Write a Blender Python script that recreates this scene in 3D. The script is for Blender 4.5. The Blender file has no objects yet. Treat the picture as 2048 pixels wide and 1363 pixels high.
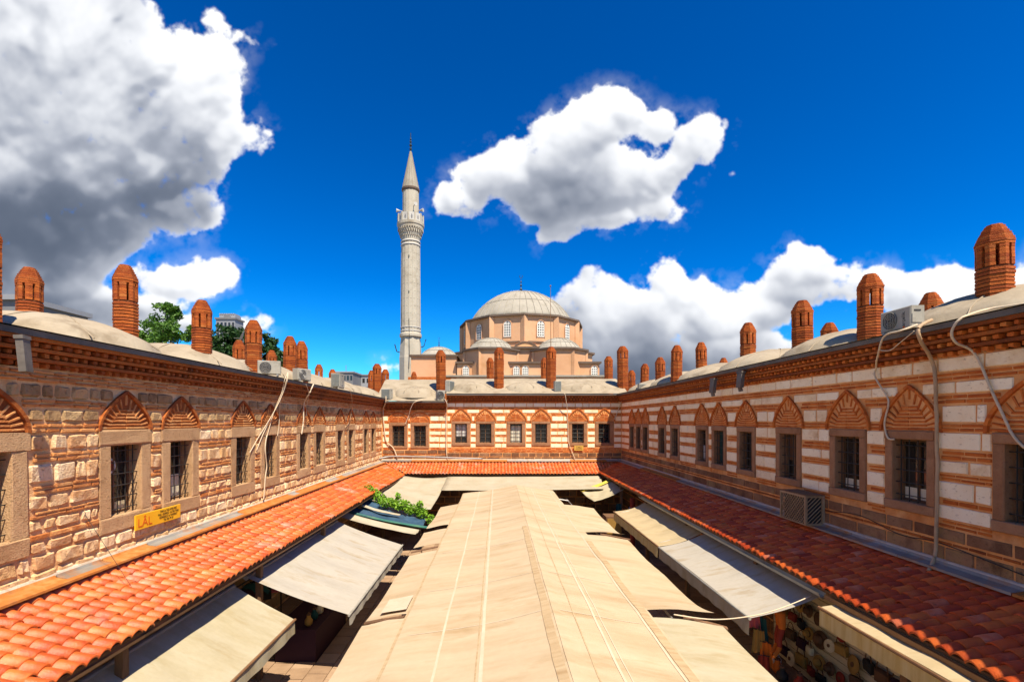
import bpy, math, random
from mathutils import Vector, Matrix, noise as mnoise
random.seed(11)
R = math.radians
sc = bpy.context.scene
col = sc.collection
G = 6.0                      # the courtyard floor lies 6 m below the camera

# ------------------------------------------------------------------ camera
cam = bpy.data.cameras.new('camera'); camo = bpy.data.objects.new('camera', cam); col.objects.link(camo)
camo.location = (0, 0, 0); camo.rotation_euler = (R(90), 0, 0)
cam.sensor_width = 36; cam.lens = 17.05; cam.shift_x = 0.01416; cam.shift_y = 0.0774
cam.clip_start = 0.05; cam.clip_end = 20000
sc.camera = camo

# ------------------------------------------------------------------ exposure
sc.view_settings.view_transform = 'Standard'; sc.view_settings.look = 'None'
sc.view_settings.gamma = 1.0; sc.view_settings.use_curve_mapping = False
sc.view_settings.exposure = 1.35
try:
    sc.cycles.use_denoising = True
    sc.cycles.max_bounces = 8
    sc.cycles.sample_clamp_indirect = 8
except Exception:
    pass

# ------------------------------------------------------------------ sun and sky
SUN = Vector((.250, -.43, .867)).normalized()
sl = bpy.data.lights.new('sun', 'SUN'); so = bpy.data.objects.new('sun', sl); col.objects.link(so)
sl.energy = 3.55; sl.angle = R(0.53); sl.color = (1.0, .89, .71)
so.rotation_euler = SUN.to_track_quat('Z', 'Y').to_euler(); so.location = (20, -20, 60)
w = bpy.data.worlds.new('World'); sc.world = w; w.use_nodes = True
wt = w.node_tree; wt.nodes.clear()

class NT:
    """small node writer"""
    def __init__(s, tree): s.t = tree
    def n(s, typ, **kw):
        nd = s.t.nodes.new(typ)
        for k, v in kw.items(): setattr(nd, k, v)
        return nd
    def l(s, a, b): s.t.links.new(a, b)
    def put(s, sock, v):
        if hasattr(v, 'is_output'): s.t.links.new(v, sock)
        else: sock.default_value = v
    def math(s, op, a, b=None, c=None, clamp=False):
        nd = s.n('ShaderNodeMath', operation=op); nd.use_clamp = clamp
        s.put(nd.inputs[0], a)
        if b is not None: s.put(nd.inputs[1], b)
        if c is not None: s.put(nd.inputs[2], c)
        return nd.outputs[0]
    def vmath(s, op, a, b=None):
        nd = s.n('ShaderNodeVectorMath', operation=op)
        s.put(nd.inputs[0], a)
        if b is not None: s.put(nd.inputs[3 if op == 'SCALE' else 1], b)
        return nd.outputs['Value' if op in ('LENGTH', 'DOT_PRODUCT') else 'Vector']
    def noise(s, vec, scale, detail=4, rough=.55, lac=2.0, out=0, dist=0.0):
        nd = s.n('ShaderNodeTexNoise')
        if vec is not None: s.l(vec, nd.inputs['Vector'])
        nd.inputs['Scale'].default_value = scale; nd.inputs['Detail'].default_value = detail
        nd.inputs['Roughness'].default_value = rough; nd.inputs['Lacunarity'].default_value = lac
        nd.inputs['Distortion'].default_value = dist
        return nd.outputs[out]
    def ramp(s, fac, stops, interp='LINEAR'):
        nd = s.n('ShaderNodeValToRGB'); nd.color_ramp.interpolation = interp
        e = nd.color_ramp.elements
        while len(e) < len(stops): e.new(.5)
        for i, (p, c) in enumerate(stops):
            e[i].position = p; e[i].color = (*c, 1) if len(c) == 3 else c
        s.put(nd.inputs[0], fac)
        return nd.outputs[0]
    def mix(s, fac, a, b, blend='MIX'):
        nd = s.n('ShaderNodeMix', data_type='RGBA', blend_type=blend)
        s.put(nd.inputs[0], fac)
        for sock, v in ((nd.inputs[6], a), (nd.inputs[7], b)):
            if isinstance(v, tuple) and len(v) == 3: v = (*v, 1)
            s.put(sock, v)
        return nd.outputs[2]
    def maprange(s, v, a, b, c, d, smooth=False):
        nd = s.n('ShaderNodeMapRange'); nd.interpolation_type = 'SMOOTHSTEP' if smooth else 'LINEAR'
        s.put(nd.inputs[0], v)
        for i, x in enumerate((a, b, c, d)): nd.inputs[i + 1].default_value = x
        return nd.outputs[0]

# clouds: a field of heaped puffs worked out below (no file is read), laid over the sky texture
import numpy as np
CLX, CLZ, CLRES = 1.8, 1.3, 620
def make_clouds():
    """cloud cover on a regular grid of sky coordinates x/|y|, z/|y|: puffs heaped into lobes, lit from the sun's side"""
    res = CLRES; nx, nz = int(2 * CLX * res), int(CLZ * res)
    X, Z = np.meshgrid(np.linspace(-CLX, CLX, nx, dtype=np.float32), np.linspace(0, CLZ, nz, dtype=np.float32))
    rng = np.random.default_rng(21)
    perm = rng.permutation(512).astype(np.int32); perm = np.concatenate([perm, perm])
    ang = rng.random(512).astype(np.float32) * 2 * np.pi
    gx, gy = np.cos(ang), np.sin(ang)
    def perlin(x, y):
        xi = np.floor(x).astype(np.int32); yi = np.floor(y).astype(np.int32)
        xf = x - xi; yf = y - yi
        u = xf * xf * (3 - 2 * xf); v = yf * yf * (3 - 2 * yf)
        def gd(ix, iy, fx, fy):
            h = perm[(perm[ix & 511] + iy) & 511]
            return gx[h] * fx + gy[h] * fy
        a = gd(xi, yi, xf, yf); b = gd(xi + 1, yi, xf - 1, yf); c = gd(xi, yi + 1, xf, yf - 1); d = gd(xi + 1, yi + 1, xf - 1, yf - 1)
        a = a + u * (b - a); c = c + u * (d - c)
        return (a + v * (c - a)) * 1.5
    def fbm(x, y, s, n, gain=.5, o=0.0):
        r = 0; a = 1.0; t = 0
        for i in range(n):
            r = r + a * perlin(x * s + 17.3 * i + o, y * s - 9.1 * i + o); t += a; a *= gain; s *= 2.03
        return r / t
    wx = fbm(X, Z, 7, 5, .6, 3.7); wz = fbm(X, Z, 7, 5, .6, 61.2)
    H = np.zeros_like(X); A = np.zeros_like(X); T = np.zeros_like(X)
    for cx, cy, rx, ry, rot, dens, kind in CL:
        cx, cy, rx, ry = cx / 100, cy / 100, rx / 100, ry / 100
        c, s = np.cos(np.radians(rot)), np.sin(np.radians(rot))
        x0, x1 = np.clip([(cx - 1.5 * max(rx, ry) + CLX) * res, (cx + 1.5 * max(rx, ry) + CLX) * res], 0, nx).astype(int)
        z0, z1 = np.clip([(cy - 1.5 * max(rx, ry)) * res, (cy + 1.5 * max(rx, ry)) * res], 0, nz).astype(int)
        if x1 > x0 and z1 > z0:
            dx, dz = X[z0:z1, x0:x1] - cx, Z[z0:z1, x0:x1] - cy
            e = np.sqrt(((dx * c + dz * s) / rx) ** 2 + ((-dx * s + dz * c) / ry) ** 2)
            T[z0:z1, x0:x1] = np.maximum(T[z0:z1, x0:x1], np.clip(1.35 - e, 0, 1) * dens)
        rm = min(rx, ry)
        n = int(min(420, 26 + 55 * rx / ry + 900 * rx * ry / .01 * .12))
        for i in range(n):
            q = rng.random() ** .5 * (1.0 if i % 3 else .8); th = rng.random() * 2 * np.pi
            ux, uz = q * np.cos(th), q * np.sin(th)
            if kind == 0 and uz < 0: uz *= .75
            r = rm * (.62 - .42 * q) * (.55 + .75 * rng.random()) if rm < .09 else (.012 + .062 * rng.random() ** 2.2 + .05 * (1 - q))
            px, pz = cx + c * ux * rx - s * uz * ry, cy + s * ux * rx + c * uz * ry
            zc = rm * .9 * (1 - q * q) ** .5
            a0, a1 = int((px - 1.45 * r + CLX) * res), int((px + 1.45 * r + CLX) * res) + 2
            b0, b1 = int((pz - 1.45 * r) * res), int((pz + 1.45 * r) * res) + 2
            a0, a1, b0, b1 = max(a0, 0), min(a1, nx), max(b0, 0), min(b1, nz)
            if a1 <= a0 or b1 <= b0: continue
            k = .42 * r
            d2 = ((X[b0:b1, a0:a1] + k * wx[b0:b1, a0:a1] * 1.5 - px) ** 2 + (Z[b0:b1, a0:a1] + k * wz[b0:b1, a0:a1] * 1.5 - pz) ** 2) / (r * r)
            m = np.clip(1 - d2, 0, 1)
            H[b0:b1, a0:a1] = np.maximum(H[b0:b1, a0:a1], (zc + r * np.sqrt(m) * .8) * (m > 0))
            f = np.clip(m * 2.6, 0, 1)
            A[b0:b1, a0:a1] = 1 - (1 - A[b0:b1, a0:a1]) * (1 - .8 * f * f * (3 - 2 * f))
    def blur(a, k):
        for ax in (0, 1):
            for _ in range(2):
                p = np.pad(a, [(k + 1, k) if i == ax else (0, 0) for i in (0, 1)], mode='edge').cumsum(ax, dtype=np.float64)
                n = a.shape[ax]
                hi = np.take(p, np.arange(2 * k + 1, 2 * k + 1 + n), ax); lo = np.take(p, np.arange(0, n), ax)
                a = ((hi - lo) / (2 * k + 1)).astype(np.float32)
        return a
    fin = fbm(X, Z, 20, 6, .62, 33.0); mid = fbm(X, Z, 5, 5, .55, 77.0)
    ux = fbm(X, Z, 6, 6, .58, 141.0); uz = fbm(X, Z, 6, 6, .58, 205.0)
    ix = np.clip((X + .072 * ux + CLX) * res, 0, nx - 1).astype(np.int32); iz = np.clip((Z + .060 * uz) * res, 0, nz - 1).astype(np.int32)
    H, A, T = H[iz, ix], A[iz, ix], T[iz, ix]
    S = .35 * blur(A, 3) + .3 * blur(A, 9) + .35 * blur(A, 17)
    q = np.clip((S + .74 * fin + .46 * mid - .34) / .38, 0, 1); A = q * q * (3 - 2 * q) * np.clip(S * 5, 0, 1)
    halo = np.clip(blur(S, 15) * 1.5 * np.clip(.12 + 2.2 * mid + 1.5 * fin, 0, 1) - .05, 0, 1) * .3
    alpha = np.maximum(A, halo)
    H = H * np.clip(S * 1.6, 0, 1) + .006 * fin + .02 * mid
    Hs = .5 * blur(H, 2) + .5 * blur(H, 5)
    gz, gxx = np.gradient(Hs, 1 / res)
    inv = 1 / np.sqrt(1 + (1.1 * gz) ** 2 + (1.1 * gxx) ** 2)
    lam = np.clip((-1.1 * gxx * .30 - 1.1 * gz * .72 + .62) * inv, 0, 1)
    lam = .30 * blur(lam, 1) + .40 * blur(lam, 4) + .30 * blur(lam, 11)
    tau = np.zeros_like(X); Hb = blur(np.clip(H, 0, .11), 4); stp = res * .013
    for i in range(1, 17):
        oz, ox = int(round(stp * i * .93)), int(round(stp * i * .34))
        sh = np.zeros_like(X); sh[:nz - oz, :nx - ox] = Hb[oz:, ox:]
        tau += sh
    lit = np.exp(-.80 * tau)
    thin = 1 - blur(A, 10)
    br = .30 + .34 * lit + .36 * (lam - .35) + .30 * mid + .24 * thin - .46 * blur(T, 6) * (1 - .55 * lit) * np.clip(1.15 - .75 * Z, .3, 1)
    br = br + .20 + .38 * (1 - A) * (1 - A); br = np.where(br < .25, .25 * np.exp((br - .25) / .25), br)
    return alpha.astype(np.float32), np.clip(br, 0, 1).astype(np.float32)
# cx, cy, rx, ry (hundredths of the viewing distance), rotation, shade of the base, kind
CL = [(-95, 64, 29, 29, 0, .12, 1), (-66, 64, 11, 12, 0, 0, 1), (-55, 57.5, 11, 4.4, -14, 0, 0), (-74, 43, 16, 6, 0, .8, 1), (-100, 39, 24, 10, 0, 1.3, 1), (-94, 80, 20, 12, -25, .1, 1), (-59, 70, 5, 5, 0, 0, 0),
 (-125, 60, 34, 32, 0, .3, 1), (-63.5, 29.5, 11.5, 3.0, 4, 0, 0), (-88, 24, 24, 4.2, 0, .9, 1), (-112, 22, 20, 5, 0, .8, 1), (-57, 82, 5, 1.3, -40, 0, 0), (-52, 78, 4, 1.2, -25, 0, 0), (-52, 19.5, 7, 1.8, 0, .2, 0), (-75, 19, 18, 3, 0, .6, 1),
 (23.5, 63.5, 6, 5.5, 0, .1, 0), (14, 55, 13, 8, 22, .25, 0), (2, 50.5, 11, 6, 10, .25, 0), (-9, 44.5, 6, 4.6, 0, .15, 0), (20, 48, 17, 7, 12, .8, 0), (40, 56, 9.5, 4.2, 36, .1, 0), (18, 40.5, 11, 4.0, 8, .2, 0), (32, 60, 3.4, 3.2, 0, 0, 0), (33, 44, 6, 3, 0, .3, 0),
 (17, 23, 7, 6.5, 0, .2, 0), (36, 26.5, 5.5, 7, 0, .1, 0), (27, 19.5, 16, 7.5, 0, .35, 0), (45, 21.5, 12, 6, -8, .4, 0), (31, 12, 27, 8, 0, 1.2, 1), (64, 31, 6.5, 5, 0, .1, 0), (74, 28.5, 7, 4.0, 0, .1, 0),
 (63, 26, 12, 4.4, 0, .4, 0), (93, 25, 16, 5.2, 3, .15, 0), (110, 26, 12, 5.5, 0, .2, 0), (56, 22, 7, 4, 0, .3, 0), (20, 27, 4, 5, 0, 0, 0), (52, 15, 11, 2.6, 0, .9, 1), (84, 19, 9, 1.4, 0, .2, 0), (-23, 11.5, 6, .7, 0, 0, 0), (140, 32, 22, 9, 0, .5, 0), (160, 45, 16, 10, 0, .3, 0), (-150, 75, 30, 26, 0, .5, 1), (-165, 40, 20, 20, 0, .8, 1), (-120, 100, 26, 20, 0, .2, 1), (-85, 108, 18, 12, -20, .1, 1), (48, 51, 1.5, .6, 20, 0, 0), (51, 52, 1.2, .6, 0, 0, 0)]  # lobes beyond both sides and the top are unseen, added for neutral fill

def cloud_image():
    alpha, br = make_clouds()
    Wd, Hd = 4096, 2048
    u = (np.arange(Wd) + .5) / Wd; v = (np.arange(Hd // 2) + .5 + Hd // 2) / Hd
    phi = -(u - .5) * 2 * np.pi; th = (v - .5) * np.pi
    cy = np.maximum(np.abs(np.sin(phi)), .02)[None, :]
    gx_ = (np.cos(phi)[None, :] / cy + 0 * th[:, None]).astype(np.float32); gz_ = (np.tan(th)[:, None] / cy).astype(np.float32)
    fx = np.clip((gx_ + CLX) * CLRES, 0, alpha.shape[1] - 2); fz = np.clip(gz_ * CLRES, 0, alpha.shape[0] - 2)
    ix = fx.astype(np.int32); iz = fz.astype(np.int32); tx = fx - ix; tz = fz - iz
    def smp(a): return (a[iz, ix] * (1 - tx) + a[iz, ix + 1] * tx) * (1 - tz) + (a[iz + 1, ix] * (1 - tx) + a[iz + 1, ix + 1] * tx) * tz
    fade = np.clip((CLX - .03 - np.abs(gx_)) / .25, 0, 1) * np.clip((CLZ - .03 - gz_) / .2, 0, 1)
    A_ = smp(alpha) * fade; B_ = smp(br)
    img = np.zeros((Hd, Wd, 4), np.float32); img[..., 3] = 1
    img[Hd // 2:, :, 0] = B_; img[Hd // 2:, :, 1] = A_
    im = bpy.data.images.new('cloud_cover', Wd, Hd, alpha=True, float_buffer=True)
    im.colorspace_settings.name = 'Non-Color'
    im.pixels.foreach_set(img.ravel()); im.update(); im.pack()
    return im
W = NT(wt)
tc = W.n('ShaderNodeTexCoord')
sky = W.n('ShaderNodeTexSky', sky_type='NISHITA'); sky.sun_disc = False
sky.sun_elevation = math.asin(SUN.z); sky.sun_rotation = math.atan2(SUN.x, SUN.y)
sky.altitude = 200; sky.air_density = 1.0; sky.dust_density = .15; sky.ozone_density = 3.0
hs = W.n('ShaderNodeHueSaturation'); hs.inputs['Saturation'].default_value = 1.55; hs.inputs['Value'].default_value = 1.0
hs.inputs['Hue'].default_value = .487
W.l(sky.outputs[0], hs.inputs['Color'])
gm_ = W.n('ShaderNodeGamma'); gm_.inputs[1].default_value = 1.35; W.l(W.mix(1.0, hs.outputs[0], (.5, .5, .5), 'MULTIPLY'), gm_.inputs[0])
SKYOUT = W.mix(1.0, gm_.outputs[0], (.20, .54, .70), 'MULTIPLY')

en = W.n('ShaderNodeTexEnvironment'); en.image = cloud_image(); W.l(tc.outputs['Generated'], en.inputs['Vector'])
CLOUD = 3.2
sp = W.n('ShaderNodeSeparateColor'); W.l(en.outputs[0], sp.inputs[0])
ccol = W.ramp(sp.outputs[0], [(0, (.07, .095, .145)), (.28, (.17, .20, .265)), (.55, (.40, .43, .50)), (.8, (.80, .82, .86)), (1, (1.05, 1.05, 1.04))])
cc = W.mix(1.0, ccol, (CLOUD, CLOUD, CLOUD), 'MULTIPLY')
mixed = W.mix(sp.outputs[1], SKYOUT, cc)
bg = W.n('ShaderNodeBackground'); bg.inputs['Strength'].default_value = .14
W.l(mixed, bg.inputs['Color'])
wo = W.n('ShaderNodeOutputWorld'); W.l(bg.outputs[0], wo.inputs[0])

# ------------------------------------------------------------------ mesh helpers
class MB:
    """collects geometry; build() links it as one mesh object"""
    def __init__(s): s.v = []; s.f = []
    def add(s, verts, faces, m=None):
        o = len(s.v)
        s.v += [tuple(m @ Vector(p)) for p in verts] if m is not None else [tuple(p) for p in verts]
        s.f += [tuple(i + o for i in f) for f in faces]
        return s
    def box(s, x0, x1, y0, y1, z0, z1, m=None):
        v = [(x0, y0, z0), (x1, y0, z0), (x1, y1, z0), (x0, y1, z0), (x0, y0, z1), (x1, y0, z1), (x1, y1, z1), (x0, y1, z1)]
        return s.add(v, [(0, 3, 2, 1), (4, 5, 6, 7), (0, 1, 5, 4), (1, 2, 6, 5), (2, 3, 7, 6), (3, 0, 4, 7)], m)
    def prism(s, pts, a, b, axis='z', m=None):
        n = len(pts)
        mk = {'z': lambda p, h: (p[0], p[1], h), 'y': lambda p, h: (p[0], h, p[1]), 'x': lambda p, h: (h, p[0], p[1])}[axis]
        v = [mk(p, a) for p in pts] + [mk(p, b) for p in pts]
        f = [tuple(range(n))[::-1], tuple(range(n, 2 * n))] + [(i, (i + 1) % n, (i + 1) % n + n, i + n) for i in range(n)]
        return s.add(v, f, m)
    def lathe(s, prof, n=16, m=None, closed=True, rot=0.0):
        v = []; f = []
        for r, z in prof:
            v += [(r * math.cos(2 * math.pi * k / n + rot), r * math.sin(2 * math.pi * k / n + rot), z) for k in range(n)]
        for i in range(len(prof) - 1):
            for k in range(n):
                a = i * n + k; b = i * n + (k + 1) % n
                f.append((a, b, b + n, a + n))
        if closed:
            f.append(tuple(range(n))[::-1]); f.append(tuple(range((len(prof) - 1) * n, len(prof) * n)))
        return s.add(v, f, m)
    def tube(s, pts, r, n=6, r2=None):
        pts = [Vector(p) for p in pts]; rings = []
        for i, p in enumerate(pts):
            t = (pts[min(i + 1, len(pts) - 1)] - pts[max(i - 1, 0)])
            t = t.normalized() if t.length > 1e-9 else Vector((0, 0, 1))
            a = Vector((0, 0, 1)) if abs(t.z) < .9 else Vector((1, 0, 0))
            u = t.cross(a).normalized(); w_ = t.cross(u)
            rr = r if r2 is None else r + (r2 - r) * i / (len(pts) - 1)
            rings.append([p + rr * (math.cos(2 * math.pi * k / n) * u + math.sin(2 * math.pi * k / n) * w_) for k in range(n)])
        v = [q for rg in rings for q in rg]; f = []
        for i in range(len(pts) - 1):
            for k in range(n):
                f.append((i * n + k, i * n + (k + 1) % n, (i + 1) * n + (k + 1) % n, (i + 1) * n + k))
        f += [tuple(range(n))[::-1], tuple(range((len(pts) - 1) * n, len(pts) * n))]
        return s.add(v, f)
    def grid(s, nu, nv, fn):
        v = [fn(i / nu, j / nv) for j in range(nv + 1) for i in range(nu + 1)]
        f = [(j * (nu + 1) + i, j * (nu + 1) + i + 1, (j + 1) * (nu + 1) + i + 1, (j + 1) * (nu + 1) + i) for j in range(nv) for i in range(nu)]
        return s.add(v, f)
    def mesh(s, name, smooth=False):
        me = bpy.data.meshes.new(name); me.from_pydata([tuple(p) for p in s.v], [], s.f)
        if smooth: me.polygons.foreach_set('use_smooth', [True] * len(me.polygons))
        me.update(); return me
    def build(s, name, mat, parent=None, smooth=False, kind=None):
        me = s.mesh(name, smooth)
        if mat is not None: me.materials.append(MAT[mat])
        o = bpy.data.objects.new(name, me); col.objects.link(o)
        if parent is not None: o.parent = parent
        if kind: o['kind'] = kind
        return o
def tag(o, label=None, cat=None, group=None, kind=None):
    if label: o['label'] = label
    if cat: o['category'] = cat
    if group: o['group'] = group
    if kind: o['kind'] = kind
    return o
def empty(name, loc=(0, 0, 0), rz=0.0, parent=None):
    o = bpy.data.objects.new(name, None); col.objects.link(o); o.location = loc; o.rotation_euler = (0, 0, rz)
    o.empty_display_size = .2
    if parent is not None: o.parent = parent
    return o
def inst(name, me, parent, loc, rot=(0, 0, 0), scale=(1, 1, 1)):
    o = bpy.data.objects.new(name, me); col.objects.link(o); o.parent = parent
    o.location = loc; o.rotation_euler = rot; o.scale = scale
    return o
def smooth_path(pts, n=6):
    pts = [Vector(p) for p in pts]; out = []
    for i in range(len(pts) - 1):
        p0, p1, p2, p3 = pts[max(i - 1, 0)], pts[i], pts[i + 1], pts[min(i + 2, len(pts) - 1)]
        for k in range(n):
            t = k / n
            out.append(.5 * ((2 * p1) + (p2 - p0) * t + (2 * p0 - 5 * p1 + 4 * p2 - p3) * t * t + (3 * p1 - p0 - 3 * p2 + p3) * t ** 3))
    out.append(pts[-1]); return out
U = random.uniform

# ------------------------------------------------------------------ materials
MAT = {}
def mat(name, cols, rough=.85, nscale=3.0, rnd=.5, bump=.25, bscale=40., dirt=None, dirtscale=1.2, dirtlo=.55, spec=.25, metal=0.0,
        stretch=None, pits=None, translucent=0.0, bdist=.02, lichen=None):
    """cols: ramp colours picked by noise and by a random value per object and loose piece"""
    m = bpy.data.materials.new(name); m.use_nodes = True; MAT[name] = m
    t = m.node_tree; t.nodes.clear(); N = NT(t)
    ge = N.n('ShaderNodeNewGeometry'); oi = N.n('ShaderNodeObjectInfo')
    pos = ge.outputs['Position']
    rv = N.math('FRACT', N.math('ADD', oi.outputs['Random'], ge.outputs['Random Per Island']))
    npos = pos
    if stretch:
        npos = N.vmath('MULTIPLY', pos, stretch)
    nz = N.noise(npos, nscale, 5, .6)
    nz = N.maprange(nz, .28, .72, 0, 1)
    fac = N.math('ADD', N.math('MULTIPLY', nz, 1 - rnd), N.math('MULTIPLY', rv, rnd)) if rnd > 0 else nz
    c = N.ramp(fac, [(i / (len(cols) - 1), x) for i, x in enumerate(cols)])
    # finer grain
    fine = N.noise(pos, nscale * 9, 4, .6)
    c = N.mix(.35, c, N.ramp(fine, [(.25, (.45, .45, .45)), (.5, (.5, .5, .5)), (.75, (.56, .56, .56))]), 'OVERLAY')
    if dirt:
        dn = N.noise(npos if stretch else pos, dirtscale, 6, .65)
        df = N.maprange(dn, dirtlo, dirtlo + .2, 0, .8)
        c = N.mix(df, c, dirt)
    if lichen:
        ln_ = N.noise(pos, 7.0, 6, .7)
        c = N.mix(N.maprange(ln_, .58, .70, 0, .75), c, lichen)
    hgt = N.noise(pos, bscale, 4, .65)
    if pits:
        vo = N.n('ShaderNodeTexNoise'); N.l(N.vmath('MULTIPLY', pos, (1, 1, 2.2)), vo.inputs['Vector']); vo.inputs['Scale'].default_value = pits; vo.inputs['Detail'].default_value = 3
        pf = N.maprange(vo.outputs[0], .62, .70, 0, 1)
        c = N.mix(N.math('MULTIPLY', pf, .55), c, N.mix(1.0, c, (.5, .42, .34), 'MULTIPLY'))
        hgt = N.math('SUBTRACT', hgt, N.math('MULTIPLY', pf, .7))
    p = N.n('ShaderNodeBsdfPrincipled'); N.l(c, p.inputs['Base Color'])
    p.inputs['Roughness'].default_value = rough; p.inputs['Metallic'].default_value = metal
    p.inputs['Specular IOR Level'].default_value = spec
    if bump:
        bn = N.n('ShaderNodeBump'); bn.inputs['Strength'].default_value = bump; bn.inputs['Distance'].default_value = bdist
        N.l(hgt, bn.inputs['Height']); N.l(bn.outputs[0], p.inputs['Normal'])
    out = N.n('ShaderNodeOutputMaterial')
    sh = p.outputs[0]
    if translucent:
        tr = N.n('ShaderNodeBsdfTranslucent'); N.l(c, tr.inputs['Color'])
        mx = N.n('ShaderNodeMixShader'); mx.inputs[0].default_value = translucent
        N.l(sh, mx.inputs[1]); N.l(tr.outputs[0], mx.inputs[2]); sh = mx.outputs[0]
    N.l(sh, out.inputs[0])
    return m

mat('ashlar', [(.68, .49, .27), (.86, .70, .46), (.91, .79, .56), (.94, .85, .65)], nscale=2.2, rnd=.5, bump=.45, bscale=30, pits=16, dirt=(.50, .27, .10), dirtscale=1.7, dirtlo=.60)
mat('rough_stone', [(.38, .20, .08), (.58, .345, .155), (.76, .53, .29), (.56, .30, .135), (.84, .65, .40), (.67, .44, .23)], nscale=3.5, rnd=.65, bump=1.0, bscale=26, pits=18, dirt=(.40, .17, .055), dirtscale=2.4, dirtlo=.56)
mat('shaded_grey_stone', [(.20, .115, .05), (.34, .21, .10), (.46, .31, .155), (.56, .37, .18)], nscale=4, rnd=.65, bump=.9, bscale=26, pits=20, dirt=(.22, .10, .035), dirtscale=2.2, dirtlo=.56)  # weathered stone, with the eave shadow on the upper rows darkened into it
mat('brown_stone', [(.12, .05, .022), (.21, .10, .048), (.30, .165, .085), (.32, .21, .075)], nscale=3, rnd=.6, bump=.7, bscale=24, pits=20, dirt=(.075, .035, .02), dirtscale=1.6, dirtlo=.50)
mat('brick', [(.32, .065, .010), (.48, .115, .018), (.60, .175, .03), (.40, .085, .015), (.68, .26, .06)], nscale=5, rnd=.75, bump=.6, bscale=40, dirt=(.24, .065, .015), dirtscale=1.3, dirtlo=.56)
mat('old_brick', [(.38, .11, .026), (.54, .20, .055), (.68, .33, .12), (.46, .15, .04), (.78, .47, .20)], nscale=5, rnd=.75, bump=.9, bscale=34, dirt=(.26, .085, .024), dirtscale=1.6, dirtlo=.57)
mat('dark_brick', [(.16, .04, .010), (.28, .07, .015), (.42, .125, .025), (.24, .06, .015)], nscale=4, rnd=.7, bump=.7, bscale=34, dirt=(.075, .03, .015), dirtscale=1.1, dirtlo=.52)
mat('mortar_orange', [(.58, .22, .06), (.68, .31, .105), (.78, .44, .19)], nscale=2.5, rnd=0, bump=.7, bscale=30, dirt=(.36, .115, .03), dirtscale=1.1, dirtlo=.52)
mat('mortar_tan', [(.58, .28, .11), (.72, .42, .20), (.84, .58, .32)], nscale=2.5, rnd=0, bump=1.0, bscale=24, dirt=(.40, .16, .05), dirtscale=1.3, dirtlo=.52)
mat('frame_stone', [(.24, .11, .05), (.33, .165, .082), (.41, .225, .12)], nscale=3, rnd=.35, bump=.7, bscale=45, pits=28, dirt=(.15, .07, .032), dirtscale=2.5, dirtlo=.56)
mat('frame_tan', [(.36, .20, .09), (.48, .29, .145), (.57, .37, .20)], nscale=4, rnd=.5, bump=1.0, bscale=40, pits=26, dirt=(.27, .14, .06), dirtscale=3, dirtlo=.54)
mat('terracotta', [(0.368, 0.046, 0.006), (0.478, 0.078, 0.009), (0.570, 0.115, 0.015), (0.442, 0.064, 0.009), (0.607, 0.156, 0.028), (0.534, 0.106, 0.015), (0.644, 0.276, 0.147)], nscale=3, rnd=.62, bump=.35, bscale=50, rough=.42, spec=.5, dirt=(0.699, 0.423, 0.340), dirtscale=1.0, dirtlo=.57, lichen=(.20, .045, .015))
mat('terracotta_shaded', [(.26, .026, .004), (.42, .05, .006), (.58, .085, .009), (.34, .036, .006), (.62, .13, .018), (.50, .07, .008), (.60, .22, .12)], nscale=4, rnd=.85, bump=.35, bscale=50, rough=.5, spec=.28, dirt=(.40, .13, .075), dirtscale=1.1, dirtlo=.62, lichen=(.10, .022, .012))  # shaded copy of terracotta: the wing's shadow is put into the tile colour
mat('roof_plaster', [(0.246, 0.198, 0.132), (0.326, 0.268, 0.189), (0.378, 0.321, 0.233)], nscale=1.6, rnd=.25, bump=.45, bscale=9, dirt=(0.167, 0.123, 0.075), dirtscale=1.5, dirtlo=.54)
mat('seam', [(.25, .20, .14), (.36, .29, .2)], nscale=3, rnd=0, bump=.2)
mat('lead', [(.075, .065, .055), (.13, .115, .10), (.19, .165, .14)], nscale=2, rnd=.3, bump=.4, bscale=12, rough=.6, dirt=(.16, .09, .05), dirtscale=1.5)
mat('flashing', [(.15, .135, .115), (.25, .23, .20), (.34, .315, .28)], nscale=2.5, rnd=.5, bump=.3, bscale=20, rough=.5, dirt=(.40, .14, .02), dirtscale=2.2, dirtlo=.49)
mat('rust', [(.30, .085, .014), (.42, .15, .03), (.50, .27, .10)], nscale=6, rnd=.4, bump=.4, rough=.8, dirt=(.22, .055, .012), dirtscale=3)
mat('cement', [(.42, .33, .24), (.54, .44, .34), (.62, .53, .42)], nscale=3, rnd=.3, bump=.6, bscale=20, dirt=(.28, .18, .10), dirtscale=2.5, dirtlo=.52)
CT = dict(rough=.8, rnd=.05, spec=.15, bump=.22, bscale=2.2, bdist=.05)
mat('tent', [(.43, .315, .185), (.50, .385, .245), (.54, .43, .285)], nscale=1.1, stretch=(.45, 1.9, 1), dirt=(.37, .25, .125), dirtscale=1.5, dirtlo=.55, translucent=.12, **CT)
mat('tent_seam', [(.47, .37, .25), (.54, .45, .325)], nscale=3, **CT)
mat('chimney_brick', [(.20, .036, .008), (.33, .07, .012), (.46, .115, .02), (.27, .055, .012), (.54, .18, .04)], nscale=6, rnd=.75, bump=.7, bscale=40, dirt=(.16, .045, .014), dirtscale=1.8, dirtlo=.56)
mat('chimney_joint', [(.09, .03, .010), (.15, .055, .02)], nscale=4, rnd=0)
mat('tent_stain_shade', [(.32, .215, .11), (.40, .29, .165), (.46, .35, .21)], nscale=2.2, stretch=(.6, 4.5, 1), **CT)
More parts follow.
